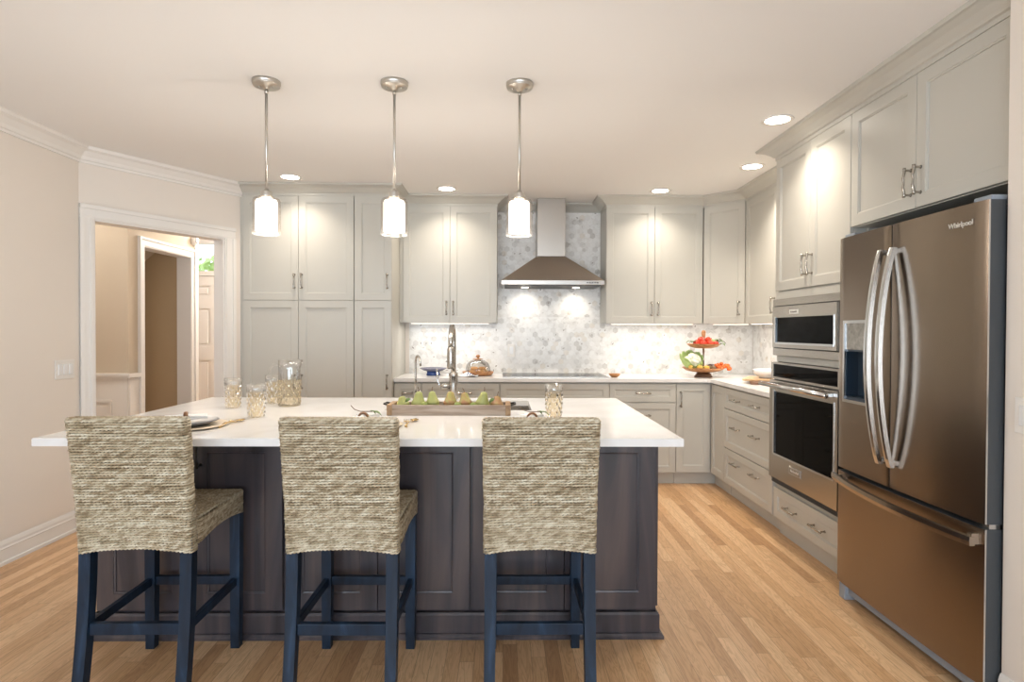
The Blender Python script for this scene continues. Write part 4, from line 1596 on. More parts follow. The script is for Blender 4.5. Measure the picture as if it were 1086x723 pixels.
def rrect(hx, hy0, hy1, rad, step=0.0042):
    """rounded rectangle path in plan, counter-clockwise"""
    pts = []
    cs = [(hx - rad, hy0 + rad, -pi / 2), (hx - rad, hy1 - rad, 0), (-hx + rad, hy1 - rad, pi / 2), (-hx + rad, hy0 + rad, pi)]
    dense = []
    for (cx, cy, a0) in cs:
        for i in range(7):
            a = a0 + pi / 2 * i / 6
            dense.append(Vector((cx + rad * cos(a), cy + rad * sin(a))))
    out = []
    K = len(dense)
    for i in range(K):
        a, b = dense[i], dense[(i + 1) % K]
        n = max(1, int((b - a).length / step))
        for q in range(n):
            out.append(a + (b - a) * q / n)
    return out


def make_stool():
    """local: origin on the floor under the seat centre, front (+y) to the island"""
    rnd = random.Random(5)
    t = thing('counter_stool', '', 'bar stool', (0, 0, 0), 0, 'seagrass counter stools at the island')
    HW = 0.186
    rr = 0.0051
    pit = 0.0093
    # back panel: y from yb to yb+0.052 at the seat, leaning back with height
    YBK = -0.195
    zlo, zhi = 0.545, 1.012
    lean = lambda z: -0.055 * max(0, (z - 0.55) / 0.46) ** 1.2
    arch = lambda x, z: 0.016 * (1 - (x / HW) ** 2) * max(0, 1 - (z - zlo) / 0.16)
    mb = MB()
    n = int((zhi - zlo) / pit)
    base_ = rrect(HW + 0.008, YBK, YBK + 0.052, 0.016)
    for i in range(n + 1):
        z = zlo + i * pit
        k = 1.0 + 0.025 * max(0, (z - 0.75) / 0.26)
        jx = rnd.uniform(-0.0012, 0.0012)
        pts = [(p.x * k + jx, p.y + lean(z) + rnd.uniform(-0.0003, 0.0003), z + arch(p.x, z) + 0.0006 * sin(p.x * 40 + i)) for p in base_]
        rope(mb, pts, rr * rnd.uniform(0.95, 1.12), rnd.uniform(0.0245, 0.0285), rnd.random(), True, -1)
    # cap
    for i in range(5):
        y = YBK + 0.004 + i * 0.011 + lean(zhi)
        K = 92
        w_ = (HW + 0.008) * 1.022 - (0.006 if i in (0, 4) else 0)
        rope(mb, [(-w_ + 2 * w_ * q / K, y, zhi + 0.004) for q in range(K + 1)], rr, 0.024, rnd.random(), False, -1)
    bk = mb.build('backrest', M['seagrass'], t, False)
    mb = MB()
    vs = []
    for z in (zlo + 0.012, 0.66, 0.80, 0.92, zhi):
        for (x, y) in ((-HW, YBK + 0.006), (HW, YBK + 0.006), (HW, YBK + 0.046), (-HW, YBK + 0.046)):
            vs.append((x, y + lean(z), z))
    fs = [(3, 2, 1, 0), (16, 17, 18, 19)]
    for i in range(4):
        for q in range(4):
            q2 = (q + 1) % 4
            fs.append((i * 4 + q, i * 4 + q2, i * 4 + 4 + q2, i * 4 + 4 + q))
    mb.add(vs, fs)
    mb.build('backrest_core', M['core'], bk)
    # seat
    mb = MB()
    y0, y1 = YBK + 0.045, 0.235
    s0, s1 = 0.560, 0.645
    sarch = lambda y: 0.022 * sin(pi * min(1, max(0, (y - y0) / (y1 - y0))))
    n = int((s1 - s0) / pit)
    ring = rrect(HW + 0.010, y0, y1, 0.022)
    for i in range(n + 1):
        z = s0 + i * pit
        f_ = 1 - i / n
        pts = [(p.x, p.y, z + sarch(p.y) * f_ * (1 if abs(p.x) > HW - 0.02 else 0.5) - 0.004 * (1 - f_) * (1 if p.y < 0 else 0)) for p in ring]
        rope(mb, pts, rr * rnd.uniform(0.95, 1.1), rnd.uniform(0.0245, 0.0285), rnd.random(), True, -1)
    m_ = int((y1 - y0 - 0.01) / pit)
    for i in range(m_ + 1):
        y = y0 + 0.006 + i * pit
        K = 88
        w_ = HW + 0.006
        rope(mb, [(-w_ + 2 * w_ * q / K, y, s1 + 0.004 - 0.010 * (1 - (2 * q / K - 1) ** 2) * sin(pi * i / m_)) for q in range(K + 1)], rr, rnd.uniform(0.0245, 0.0285), rnd.random(), False, -1)
    st = mb.build('seat', M['seagrass'], t, False)
    mb = MB()
    mb.box(-HW, HW, y0 + 0.006, y1 - 0.006, s0 + 0.024, s1 - 0.008)
    mb.build('seat_core', M['core'], st)
    # legs
    lw = 0.0205
    yf = 0.215

    def leg(pts):
        vs, fs = [], []
        for (x, y, z, h) in pts:
            vs += [(x - h, y - h, z), (x + h, y - h, z), (x + h, y + h, z), (x - h, y + h, z)]
        k = len(pts)
        for i in range(k - 1):
            for q in range(4):
                q2 = (q + 1) % 4
                fs.append((i * 4 + q, i * 4 + q2, i * 4 + 4 + q2, i * 4 + 4 + q))
        fs += [(3, 2, 1, 0), tuple((k - 1) * 4 + q for q in range(4))]
        return MB().add(vs, fs)
    for sx in (-1, 1):
        x = sx * (HW - lw + 0.008)
        leg([(x, yf - 0.004, 0, lw * 0.85), (x, yf - 0.002, 0.25, lw * 0.95), (x, yf, 0.60, lw)]).build('leg', M['stoolwood'], t)
        pts = []
        for i in range(9):
            z = 0.60 * i / 8
            pts.append((x + sx * 0.002 * (1 - i / 8), YBK + 0.026 - 0.060 * (1 - i / 8) ** 2, z, lw * (0.92 + 0.08 * i / 8)))
        leg(pts).build('leg', M['stoolwood'], t)
        # side stretcher
        mb = MB()
        mb.box(x - 0.010, x + 0.010, YBK + 0.03, yf - lw, 0.262, 0.294, 0.002)
        mb.build('stretcher', M['stoolwood'], t)
    xi = HW - 2 * lw + 0.008
    MB().box(-xi, xi, yf - 0.012, yf + 0.010, 0.262, 0.297, 0.002).build('stretcher', M['stoolwood'], t)
    MB().box(-xi, xi, YBK - 0.003, YBK + 0.020, 0.258, 0.298, 0.002).build('footrest', M['stoolwood'], t)
    MB().box(-xi, xi, yf - 0.010, yf + 0.010, 0.545, 0.585, 0.002).build('apron', M['stoolwood'], t)
    return t


st = make_stool()
SY = 2.265
st.location = (-1.283, SY, 0)
st.rotation_euler = (0, 0, R(0.6))
st['label'] = 'seagrass counter stool with black legs, nearest the hall opening'
dup(st, (-0.560, SY - 0.008, 0), R(-0.6), 'seagrass counter stool with black legs, in the middle of the three')
dup(st, (0.128, SY - 0.008, 0), R(0.2), 'seagrass counter stool with black legs, nearest the refrigerator')

# ------------------------------------------------------------------ island tableware
Z = 0.914


def tumbler(x, y, label):
    t = thing('tumbler', label, 'drinking glass', (x, y, Z), 0, 'amber faceted tumblers on the island')
    n, k = 32, 0.0
    prof = [(0, 0.001), (0.032, 0.001), (0.035, 0.004)]
    rows = 22
    for i in range(rows + 1):
        z = 0.008 + 0.110 * i / rows
        prof.append((0.036 + 0.006 * (z / 0.155), z))
    prof += [(0.0425, 0.122), (0.043, 0.155), (0.0415, 0.156), (0.041, 0.122), (0.034, 0.012), (0, 0.010)]

    def fn(r, z, a):
        if 0.007 < z < 0.119 and r > 0.0345:
            u = 5 * a
            return r + 0.0055 * (abs(sin(u + z * 75)) * abs(sin(u - z * 75)) - 0.35)
        return r
    MB().lathe(prof[:26], n=64, fn=fn, smooth=False).build('faceted_body', M['amber'], t)
    MB().lathe([(0.0405, 0.116), (0.0425, 0.120), (0.043, 0.155), (0.0415, 0.156), (0.0408, 0.122)], n=40).build('rim', M['glass'], t)
    return t


g0 = tumbler(-1.401, 3.09, 'amber faceted tumbler standing farthest left on the island')
dup(g0, (-1.145, 2.76, Z), 0.3, 'amber faceted tumbler nearest the left gold spoon')
dup(g0, (-1.275, 3.30, Z), 0.9, 'amber faceted tumbler right behind the clear pitcher')
dup(g0, (0.235, 2.78, Z), 0.5, 'amber faceted tumbler behind the right stool, near the sink')

# pitcher
t = thing('pitcher', 'clear glass pitcher with amber faceted lower half', 'pitcher', (-1.147, 3.19, Z))
prof = [(0, 0.001), (0.052, 0.001)] + [(0.057, 0.006 + 0.135 * i / 24) for i in range(25)]


def fnp(r, z, a):
    return r + (0.0065 * (abs(sin(6 * a + z * 70)) * abs(sin(6 * a - z * 70)) - 0.35) if 0.007 < z < 0.14 and r > 0.055 else 0)


MB().lathe(prof, n=80, fn=fnp, smooth=False).build('faceted_body', M['amber'], t)


def spout(r, z, a):
    if z > 0.20:
        k = max(0, cos(a))
        return r + 0.014 * k ** 8 * (z - 0.20) / 0.045
    return r


MB().lathe([(0.056, 0.138), (0.0565, 0.20), (0.0575, 0.245), (0.055, 0.246), (0.054, 0.20), (0.0535, 0.14)], n=48, fn=spout).build('neck', M['glass'], t)
MB().tube([(-0.052, 0, 0.215), (-0.085, 0, 0.222), (-0.105, 0, 0.20), (-0.105, 0, 0.14), (-0.092, 0, 0.085), (-0.054, 0, 0.07)], 0.0075, 12).build('handle', M['glass'], t)


# place settings
def setting(cx, cy, which, leaf):
    ang = R(25) if which == 'l' else R(86)
    lab = {'l': 'at the left stool', 'm': 'at the middle stool', 'r': 'at the right stool'}[which]
    o = thing('charger_plate', 'round pale charger ' + lab, 'charger plate', (cx, cy, Z), 0, 'charger plates on the island')
    MB().lathe([(0, 0.001), (0.120, 0.001), (0.165, 0.006), (0.167, 0.009), (0.160, 0.010), (0.118, 0.006), (0, 0.006)], n=56).build('plate', M['blond'], o)
    o = thing('dinner_plate', 'grey rimmed dinner plate ' + lab, 'plate', (cx, cy, Z + 0.0065), 0, 'dinner plates on the island')
    MB().lathe([(0, 0), (0.085, 0), (0.090, 0.004), (0.128, 0.018), (0.130, 0.021), (0.126, 0.022), (0.088, 0.008), (0, 0.006)], n=56).build('plate', M['charcoal_plate'], o)
    MB().lathe([(0, 0.0066), (0.087, 0.0086), (0.124, 0.0225)], n=56).build('glaze', M['china'], o)
    # gathered napkin through a ring
    o = tag(MB().tube([(0, 0, 0)], 0.001, 3).build('napkin', M['linen']) if False else napkin_mesh(), 'white gathered linen napkin ' + lab, 'napkin', 'napkins on the plates')
    o.location = (cx + 0.005, cy, Z + 0.0150 + 0.0242)
    o.rotation_euler = (0, 0, ang)
    o = tag(ring_mesh(), 'brown wooden napkin ring ' + lab, 'napkin ring', 'wooden napkin rings')
    o.location = (cx + 0.005, cy, Z + 0.0150 + 0.0242)
    o.rotation_euler = (0, 0, ang)
    if leaf:
        o = thing('leaf_sprig', 'small green leaf sprig tucked at the napkin ' + lab, 'sprig', (cx + 0.01, cy + 0.01, Z + 0.0585), 0, 'leaf sprigs on the napkins')
        MB().tube([(-0.060, 0, 0.030), (-0.045, 0.005, 0.012), (-0.02, 0, 0.005), (0.03, 0.004, 0.004)], 0.0016, 6).build('twig', M['stem'], o)
        for (x, y, a, s_) in ((0.028, 0.0, -0.1, 1.0), (0.02, 0.010, 0.9, 0.7)):
            mb = MB()
            ca, sa = cos(a), sin(a)

            def lf(u, v):
                l = u * 0.042 * s_
                ww = 0.013 * s_ * sin(pi * min(1, u * 0.97 + 0.02)) * (v - 0.5) * 2
                return (x + l * ca - ww * sa, y + l * sa + ww * ca, 0.004 + 0.008 * sin(pi * u) - 0.016 * u + 0.004 * abs(v - 0.5))
            mb.sheet(lf, 8, 4, thick=0.0012)
            mb.build('leaf', M['leaf'], o)


def napkin_mesh():
    mb = MB()
    K, n = 22, 20
    vs, fs = [], []
    for i in range(K + 1):
        s_ = i / K * 2 - 1
        wdt = 0.0125 + 0.040 * abs(s_) ** 1.4
        hgt = 0.0125 - 0.004 * abs(s_)
        for q in range(n):
            a = 2 * pi * q / n
            k = 1 + 0.14 * sin(5 * a + 2 * s_)
            vs.append((s_ * 0.080, wdt * cos(a) * k, hgt * sin(a) * k))
    for i in range(K):
        for q in range(n):
            q2 = (q + 1) % n
            fs.append((i * n + q, i * n + q2, (i + 1) * n + q2, (i + 1) * n + q))
    fs += [tuple(range(n)), tuple(K * n + q for q in range(n))]
    mb.add(vs, fs, 0, True)
    return mb.build('napkin', M['linen'])


def ring_mesh():
    mb = MB()
    vs, fs = [], []
    n, k = 32, 10
    for i in range(n):
        a = 2 * pi * i / n
        for q in range(k):
            b = 2 * pi * q / k
            r = 0.0190 + 0.0050 * cos(b)
            vs.append((0.009 * sin(b), r * cos(a), r * sin(a)))
    for i in range(n):
        for q in range(k):
            j, q2 = (i + 1) % n, (q + 1) % k
            fs.append((i * k + q, j * k + q, j * k + q2, i * k + q2))
    mb.add(vs, fs, 0, True)
    return mb.build('napkin_ring', M['ring'])


def spoon(x, y, a, label, fork=False):
    n = 'fork' if fork else 'spoon'
    t = thing(n, label, n, (x, y, Z), a, 'gold flatware on the island')
    mb = MB()
    K = 16
    pts, rad = [], []
    for i in range(K + 1):
        s_ = i / K
        pts.append((0, -0.12 + 0.135 * s_, 0.0045 + 0.008 * sin(pi * s_) ** 2))
        rad.append(0.0022 + 0.0016 * (1 - s_) ** 3)
    mb.tube(pts, rad, 8)
    mb.build('stem', M['gold'], t)
    mb = MB()
    if not fork:
        def bowl(u, v):
            r = 0.019 * sin(pi * min(0.99, max(0.02, u))) ** 0.6
            x_ = (v - 0.5) * 2 * r
            return (x_, 0.013 + 0.056 * u, 0.010 - 0.006 * (1 - (x_ / 0.020) ** 2) * sin(pi * u))
        mb.sheet(bowl, 12, 8, thick=0.0012)
        mb.build('bowl', M['gold'], t)
    else:
        mb.box(-0.011, 0.011, 0.012, 0.03, 0.006, 0.008)
        for q in range(4):
            xx = -0.0095 + q * 0.0063
            mb.tube([(xx, 0.03, 0.007), (xx, 0.05, 0.005), (xx, 0.068, 0.009)], [0.0017, 0.0015, 0.0009], 6)
        mb.build('tines', M['gold'], t)
    return t


PY = 2.50
for (cx, wch, lf_) in ((-1.335, 'l', False), (-0.595, 'm', True), (0.115, 'r', True)):
    setting(cx, PY, wch, lf_)
spoon(-1.166, 2.595, R(-4), 'gold spoon lying right of the left place setting')
spoon(-1.187, 2.575, R(8), 'gold fork between the left plate and the gold spoon', True)
spoon(-0.402, 2.61, R(-5), 'gold spoon lying right of the middle place setting')
spoon(-0.424, 2.59, R(10), 'gold fork between the middle plate and the gold spoon', True)

# ------------------------------------------------------------------ tray with pears
t = thing('fruit_tray', 'long limed wood tray full of pears on the island', 'tray', (-0.262, 2.905, Z), 0)
tl, tw, th_ = 0.275, 0.078, 0.050
mb = MB()
mb.box(-tl, tl, -tw, tw, 0.0, 0.010)
mb.box(-tl, tl, -tw, -tw + 0.012, 0.010, th_, 0.002)
mb.box(-tl, tl, tw - 0.012, tw, 0.010, th_, 0.002)
mb.build('trough', M['traywood'], t)
for s_ in (-1, 1):
    mb = MB()
    x0, x1 = sorted((s_ * (tl - 0.006), s_ * (tl + 0.020)))
    mb.box(x0, x1, -tw - 0.002, tw + 0.002, 0.0, th_ + 0.002, 0.003)
    e_ = mb.build('end_block', M['trayend'], t)
    e_['label'] = 'brown end block'
    MB().tube([(s_ * (tl + 0.020), -0.035, 0.045), (s_ * (tl + 0.042), -0.03, 0.05), (s_ * (tl + 0.042), 0.03, 0.05), (s_ * (tl + 0.020), 0.035, 0.045)], 0.0045, 8).build('handle', M['bronze'], e_)


def pear(x, y, z, h, r, m, label, tilt=(0, 0), stem=True, cat='pear'):
    t = thing(cat, label, cat, (x, y, z), random.random() * 6, 'fruit in the wooden tray')
    t.rotation_euler = (tilt[0], tilt[1], random.random() * 6)
    prof = []
    for i in range(15):
        s_ = i / 14
        if cat == 'pear':
            rr = r * (sin(pi * min(1, s_ * 1.25 + 0.02)) ** 0.7 if s_ < 0.42 else 0)
            if s_ >= 0.42:
                q = (s_ - 0.42) / 0.58
                rr = r * (1.0 - 0.60 * q ** 0.9 * (1.25 - 0.25 * q)) * (1 if q < 0.86 else math.sqrt(max(0, 1 - ((q - 0.86) / 0.14) ** 2)))
        else:
            rr = r * math.sqrt(max(0, 1 - (2 * s_ - 1) ** 2))
        prof.append((max(rr, 0.0), h * s_))
    MB().lathe(prof, n=24).build('flesh', M[m], t)
    if stem:
        MB().tube([(0, 0, h * 0.96), (0.002, 0, h + 0.008), (0.007, 0.002, h + 0.02)], [0.0022, 0.0016, 0.002], 6).build('stem', M['stem'], t)
    return t


zt_ = Z + 0.0105
fruit = [(-0.488, 0.0, 0.070, 0.0335, 'pear', 'round green pear at the left end of the wooden tray', 'pear'),
         (-0.418, -0.01, 0.094, 0.0345, 'pear', 'tall pale green pear second from the left in the tray', 'pear'),
         (-0.345, 0.005, 0.094, 0.0335, 'pear', 'pale green pear in front of the faucet', 'pear'),
         (-0.262, 0.0, 0.094, 0.0345, 'redpear', 'brownish pear right of the faucet', 'pear'),
         (-0.184, -0.004, 0.090, 0.034, 'redpear', 'russet red pear right of the tray middle', 'pear'),
         (-0.110, 0.004, 0.096, 0.0345, 'pear', 'green and red pear third from the right end of the tray', 'pear'),
         (-0.036, -0.002, 0.072, 0.0335, 'redpear', 'orange red round pear at the right end of the tray', 'pear')]
for (x, dy, h_, r_, mm, lab, cat) in fruit:
    pear(x, 2.905 + dy, zt_ + 0.005, h_, r_, mm, lab, (R(random.uniform(-8, 8)), R(random.uniform(-12, 12))), True, cat)
for (x, dy, lab) in ((-0.381, -0.047, 'small green lime between two pale pears near the tray left'), (-0.223, -0.047, 'small green lime beside the brownish pear in the tray'), (-0.147, -0.047, 'small green lime right of the russet pear in the tray')):
    pear(x, 2.905 + dy, zt_ + 0.012, 0.040, 0.0175, 'limegreen', lab, (0, 0), False, 'lime')
for (x, lab) in ((-0.464, 'dark green leaf between the two leftmost pears in the tray'), (-0.058, 'dark green leaf beside the rightmost pear in the tray')):
    mb = MB()
    mb.sheet(lambda u, v: ((u - 0.5) * 0.034, 0.009 * sin(pi * min(0.98, max(0.02, u))) * (v - 0.5) * 2, 0.012 * sin(pi * u)), 10, 4, thick=0.001)
    o = mb.build('leaf', M['leaf'])
    o.location = (x, 2.88, Z + 0.066)
    o.rotation_euler = (0.9, -0.5, 0.4)
    tag(o, lab, 'leaf', 'loose leaves in the tray')

# ------------------------------------------------------------------ faucets
fx_, fy_ = -0.298, 3.515
t = thing('faucet', 'tall brushed steel pull down faucet behind the fruit tray', 'faucet', (fx_, fy_, Z))
mb = MB()
mb.lathe([(0, 0.0), (0.031, 0.0), (0.031, 0.006), (0.026, 0.010), (0.025, 0.13), (0.027, 0.135), (0.027, 0.15), (0.021, 0.158), (0.016, 0.16), (0, 0.16)], n=28)
mb.build('base', M['steel'], t)
pts = [(0, 0, 0.15)] + [(0, 0, 0.15 + 0.19 * i / 4) for i in range(1, 5)]
rb = 0.09
for i in range(1, 15):
    a = pi * i / 14
    pts.append((0, -rb + rb * cos(a), 0.34 + rb * sin(a)))
pts.append((0, -2 * rb, 0.31))
mb = MB().tube(pts, 0.0145, 16)
mb.build('spout', M['steel'], t)
mb = MB().tube([(0, -2 * rb, 0.315), (0, -2 * rb, 0.30), (0, -2 * rb, 0.20), (0, -2 * rb, 0.19)], [0.016, 0.021, 0.021, 0.018], 18)
mb.build('spray_head', M['steel'], t)
mb = MB()
mb.tube([(-0.02, 0, 0.075), (-0.075, 0, 0.075)], 0.018, 16)
mb.build('valve', M['steel'], t)
mb = MB()
mb.tube([(-0.070, 0, 0.075), (-0.084, 0, 0.083), (-0.094, 0, 0.11), (-0.098, 0, 0.18)], [0.0075, 0.0075, 0.0065, 0.0055], 12)
mb.build('lever', M['chrome'], t)
t = thing('water_tap', 'slim gooseneck water tap left of the main faucet', 'faucet', (-0.522, fy_, Z))
MB().lathe([(0, 0), (0.020, 0), (0.020, 0.008), (0.012, 0.014), (0.011, 0.04), (0, 0.04)], n=20).build('base', M['steel'], t)
pts = [(0, 0, 0.03), (0, 0, 0.13), (0, 0, 0.22)]
for i in range(1, 10):
    a = pi * i / 10 * 0.95
    pts.append((0.018 - 0.018 * cos(a), -0.035 + 0.035 * cos(a), 0.22 + 0.036 * sin(a)))
pts.append((0.040, -0.078, 0.20))
MB().tube(pts, 0.0062, 12).build('spout', M['steel'], t)
MB().tube([(0, 0, 0.035), (0.02, -0.01, 0.045), (0.035, -0.02, 0.05)], 0.004, 8).build('lever', M['steel'], t)

# ------------------------------------------------------------------ things on the back counter
t = thing('pedestal_bowl', 'shallow blue footed bowl on the counter left of the faucet', 'bowl', (-0.64, 5.40, Z), 0)
MB().lathe([(0, 0.001), (0.062, 0.001), (0.066, 0.006), (0.058, 0.02), (0.060, 0.032), (0, 0.034)], n=40).build('foot', M['blue'], t)
mb = MB().lathe([(0, 0.034), (0.058, 0.034), (0.09, 0.044), (0.122, 0.062), (0.124, 0.066), (0.120, 0.066), (0.088, 0.050), (0, 0.040)], n=48)
mb.build('dish', plain('grey_blue_glaze', (0.20, 0.20, 0.27), 0.25), t)
o = thing('serving_platter', 'pale oval platter under the blue footed bowl', 'platter', (-0.62, 5.33, Z)) if False else None

t = thing('cloche', 'glass cloche with wooden knob and board over pastries', 'cloche', (-0.235, 5.38, Z))
mb = MB().lathe([(0, 0.001), (0.105, 0.001), (0.128, 0.006), (0.142, 0.030), (0.140, 0.036), (0.132, 0.036), (0.120, 0.022), (0, 0.022)], n=48)
mb.build('board', M['acacia'], t)
prof = [(0.112, 0.024), (0.114, 0.05), (0.108, 0.085), (0.092, 0.115), (0.062, 0.136), (0.02, 0.144)]
MB().lathe(prof + [(r - 0.0025, z - 0.002) for r, z in reversed(prof)], n=44).build('glass_dome', M['glass'], t)
MB().lathe([(0, 0.145), (0.044, 0.145), (0.046, 0.150), (0.012, 0.154), (0.010, 0.160), (0.019, 0.168), (0.019, 0.178), (0.010, 0.186), (0, 0.187)], n=24).build('knob', M['acacia'], t)
for i, (x, y, z, r) in enumerate([(-0.050, -0.035, 0.026, 0.036), (0.030, -0.050, 0.026, 0.036), (0.060, 0.02, 0.026, 0.034), (-0.02, 0.045, 0.026, 0.036), (-0.03, -0.02, 0.053, 0.036), (0.038, -0.01, 0.053, 0.036)]):
    t = thing('pastry', ['golden pastry at the front left under the cloche', 'golden pastry at the front middle under the cloche', 'golden pastry at the right under the cloche', 'golden pastry at the back under the cloche', 'golden pastry on top at the left under the cloche', 'golden pastry on top at the right under the cloche'][i], 'pastry', (-0.235 + x, 5.38 + y, Z + z), i, 'pastries under the cloche')
    MB().lathe([(0, -0.003), (r * 0.8, -0.003), (r, 0.006), (r * 0.95, 0.016), (r * 0.6, 0.025), (r * 0.25, 0.021), (0, 0.020)], n=22, fn=lambda r_, z_, a: r_ * (1 + 0.05 * sin(6 * a))).build('crust', M['pastry'], t)
mb = MB()


def cloth(u, v):
    x = (u - 0.5) * 0.20
    y = (v - 0.5) * 0.11
    return (x + 0.02 * (v - 0.5), y, 0.008 + 0.006 * (1 + sin(9 * u + 4 * v)) + 0.026 * math.exp(-((u - 0.55) / 0.25) ** 2 - ((v - 0.5) / 0.35) ** 2))


mb.sheet(cloth, 20, 12, thick=0.006)
o = mb.build('tea_towel', [M['patterned']])
o.location = (-0.335, 5.19, Z)
tag(o, 'crumpled white tea towel with blue stripes in front of the cloche', 'tea towel')
mb = MB()
for k in range(3):
    mb.sheet(lambda u, v: (cloth(0.62 + 0.10 * k + 0.04 * u, v)[0], cloth(0.62 + 0.10 * k + 0.04 * u, v)[1], cloth(0.62 + 0.10 * k + 0.04 * u, v)[2] + 0.0012), 2, 12, thick=0.001)
mb.build('stripe', M['blue'], o)

t = thing('pinch_bowl', 'small wooden bowl beside the cooktop', 'bowl', (0.975, 5.22, Z), 0)
MB().lathe([(0, 0.001), (0.025, 0.001), (0.042, 0.012), (0.052, 0.030), (0.049, 0.031), (0.038, 0.015), (0, 0.008)], n=32).build('shell', M['acacia'], t)
MB().lathe([(0, 0.022), (0.020, 0.021), (0.043, 0.020)], n=24).build('salt', M['china'], t)

# tiered stand in the corner
tx, ty = 1.775, 5.26
t = thing('tiered_stand', 'two tier wooden fruit stand in the counter corner', 'fruit stand', (tx, ty, Z))
MB().lathe([(0, 0.001), (0.078, 0.001), (0.080, 0.006), (0.062, 0.028), (0.050, 0.045), (0, 0.045)], n=36).build('foot', M['darkacacia'], t)
dish = lambda z0, r: [(0, z0), (r * 0.45, z0), (r * 0.8, z0 + 0.012), (r, z0 + 0.038), (r * 0.985, z0 + 0.041), (r * 0.78, z0 + 0.019), (r * 0.4, z0 + 0.010), (0, z0 + 0.010)]
MB().lathe(dish(0.045, 0.185), n=48).build('dish', M['acacia'], t)
MB().lathe(dish(0.255, 0.145), n=48).build('dish', M['acacia'], t)
MB().cyl((0, 0, 0.05), (0, 0, 0.27), 0.008, 14).build('post', M['steel'], t)
MB().lathe([(0, 0.27), (0.012, 0.27), (0.014, 0.30), (0.011, 0.33), (0.016, 0.37), (0.020, 0.395), (0.016, 0.412), (0, 0.416)], n=24).build('grip', M['acacia'], t)


def tomato(x, y, z, r, m, label, grp, cat='tomato', stem=True):
    t = thing(cat.replace(' ', '_'), label, cat, (x, y, z), random.random() * 6, grp)
    prof = [(r * 1.04 * sin(pi * i / 12), r * 0.9 * (1 - cos(pi * i / 12)) - (0.12 * r if i in (12,) else 0)) for i in range(13)]
    MB().lathe(prof, n=20, fn=lambda r_, z_, a: r_ * (1 + 0.025 * cos(5 * a))).build('flesh', M[m], t)
    if stem:
        mb = MB()
        for k in range(5):
            a = k * 2 * pi / 5
            mb.add([(0.1 * r * cos(a + 1.5), 0.1 * r * sin(a + 1.5), 1.76 * r), (0.55 * r * cos(a), 0.55 * r * sin(a), 1.74 * r), (0.1 * r * cos(a - 1.5), 0.1 * r * sin(a - 1.5), 1.76 * r), (0, 0, 1.86 * r)], [(0, 1, 3), (1, 2, 3)])
        mb.build('calyx', M['leaf'], t)
    return t


UZ = Z + 0.276
for (x, y, dz, r, lab) in ((-0.075, -0.045, 0, 0.030, 'red tomato at the left of the upper tier'), (-0.028, -0.075, 0, 0.028, 'red tomato at the front left of the upper tier'), (0.030, -0.075, 0, 0.030, 'red tomato at the front right of the upper tier'), (-0.036, -0.034, 0.030, 0.029, 'red tomato on top at the left of the grip'), (0.026, -0.044, 0.032, 0.027, 'red tomato on top at the front of the grip'), (0.088, -0.060, 0.002, 0.024, 'red tomato next to the green pepper')):
    tomato(tx + x, ty + y, UZ + dz, r, 'tomato', lab, 'tomatoes on the upper tier')


def leafy(name, x, y, z, label, pts, m='leaf'):
    t = thing(name, label, 'herb', (x, y, z), 0, 'leafy greens on the fruit stand')
    mb0 = MB()
    for (dx, dy, dz, a, s_) in pts:
        mb = MB()

        def lf(u, v):
            l = u * 0.065 * s_
            ww = 0.022 * s_ * sin(pi * min(0.98, u * 0.95 + 0.02)) * (v - 0.5) * 2
            return (dx + l * cos(a) - ww * sin(a), dy + l * sin(a) + ww * cos(a), dz + 0.022 * s_ * sin(pi * u * 0.9) - 0.012 * u + 0.008 * abs(v - 0.5))
        mb.sheet(lf, 8, 4, thick=0.0015)
        mb.build('leaf', M[m], t)
    return t


leafy('herb_sprig', tx - 0.10, ty - 0.03, UZ + 0.03, 'green herb leaves hanging over the left of the upper tier', [(0, 0, 0, pi, 1.0), (0.01, -0.02, 0, 2.7, 0.8), (0.01, -0.03, 0.005, -2.6, 0.8)])
leafy('herb_sprig', tx + 0.085, ty - 0.03, UZ + 0.03, 'green herb leaves hanging over the right of the upper tier', [(0, 0, 0.01, 0.1, 1.2), (0.0, -0.02, 0.0, -0.6, 1.1), (0.03, 0.0, -0.005, -0.1, 1.1), (0, 0.01, 0.01, 0.6, 0.9), (0.045, -0.02, -0.02, -1.2, 0.9)])
t = thing('green_pepper', 'pale green pepper among the upper tier tomatoes', 'pepper', (tx + 0.070, ty + 0.002, UZ + 0.010), 0.4)
MB().lathe([(0, 0), (0.018, 0.002), (0.027, 0.018), (0.029, 0.036), (0.022, 0.05), (0.01, 0.05), (0, 0.046)], n=24, fn=lambda r, z, a: r * (1 + 0.08 * cos(4 * a))).build('flesh', M['paleleaf'], t)
MB().tube([(0, 0, 0.046), (0.003, 0, 0.062)], 0.003, 6).build('stem', M['leaf'], t)

LZ = Z + 0.060
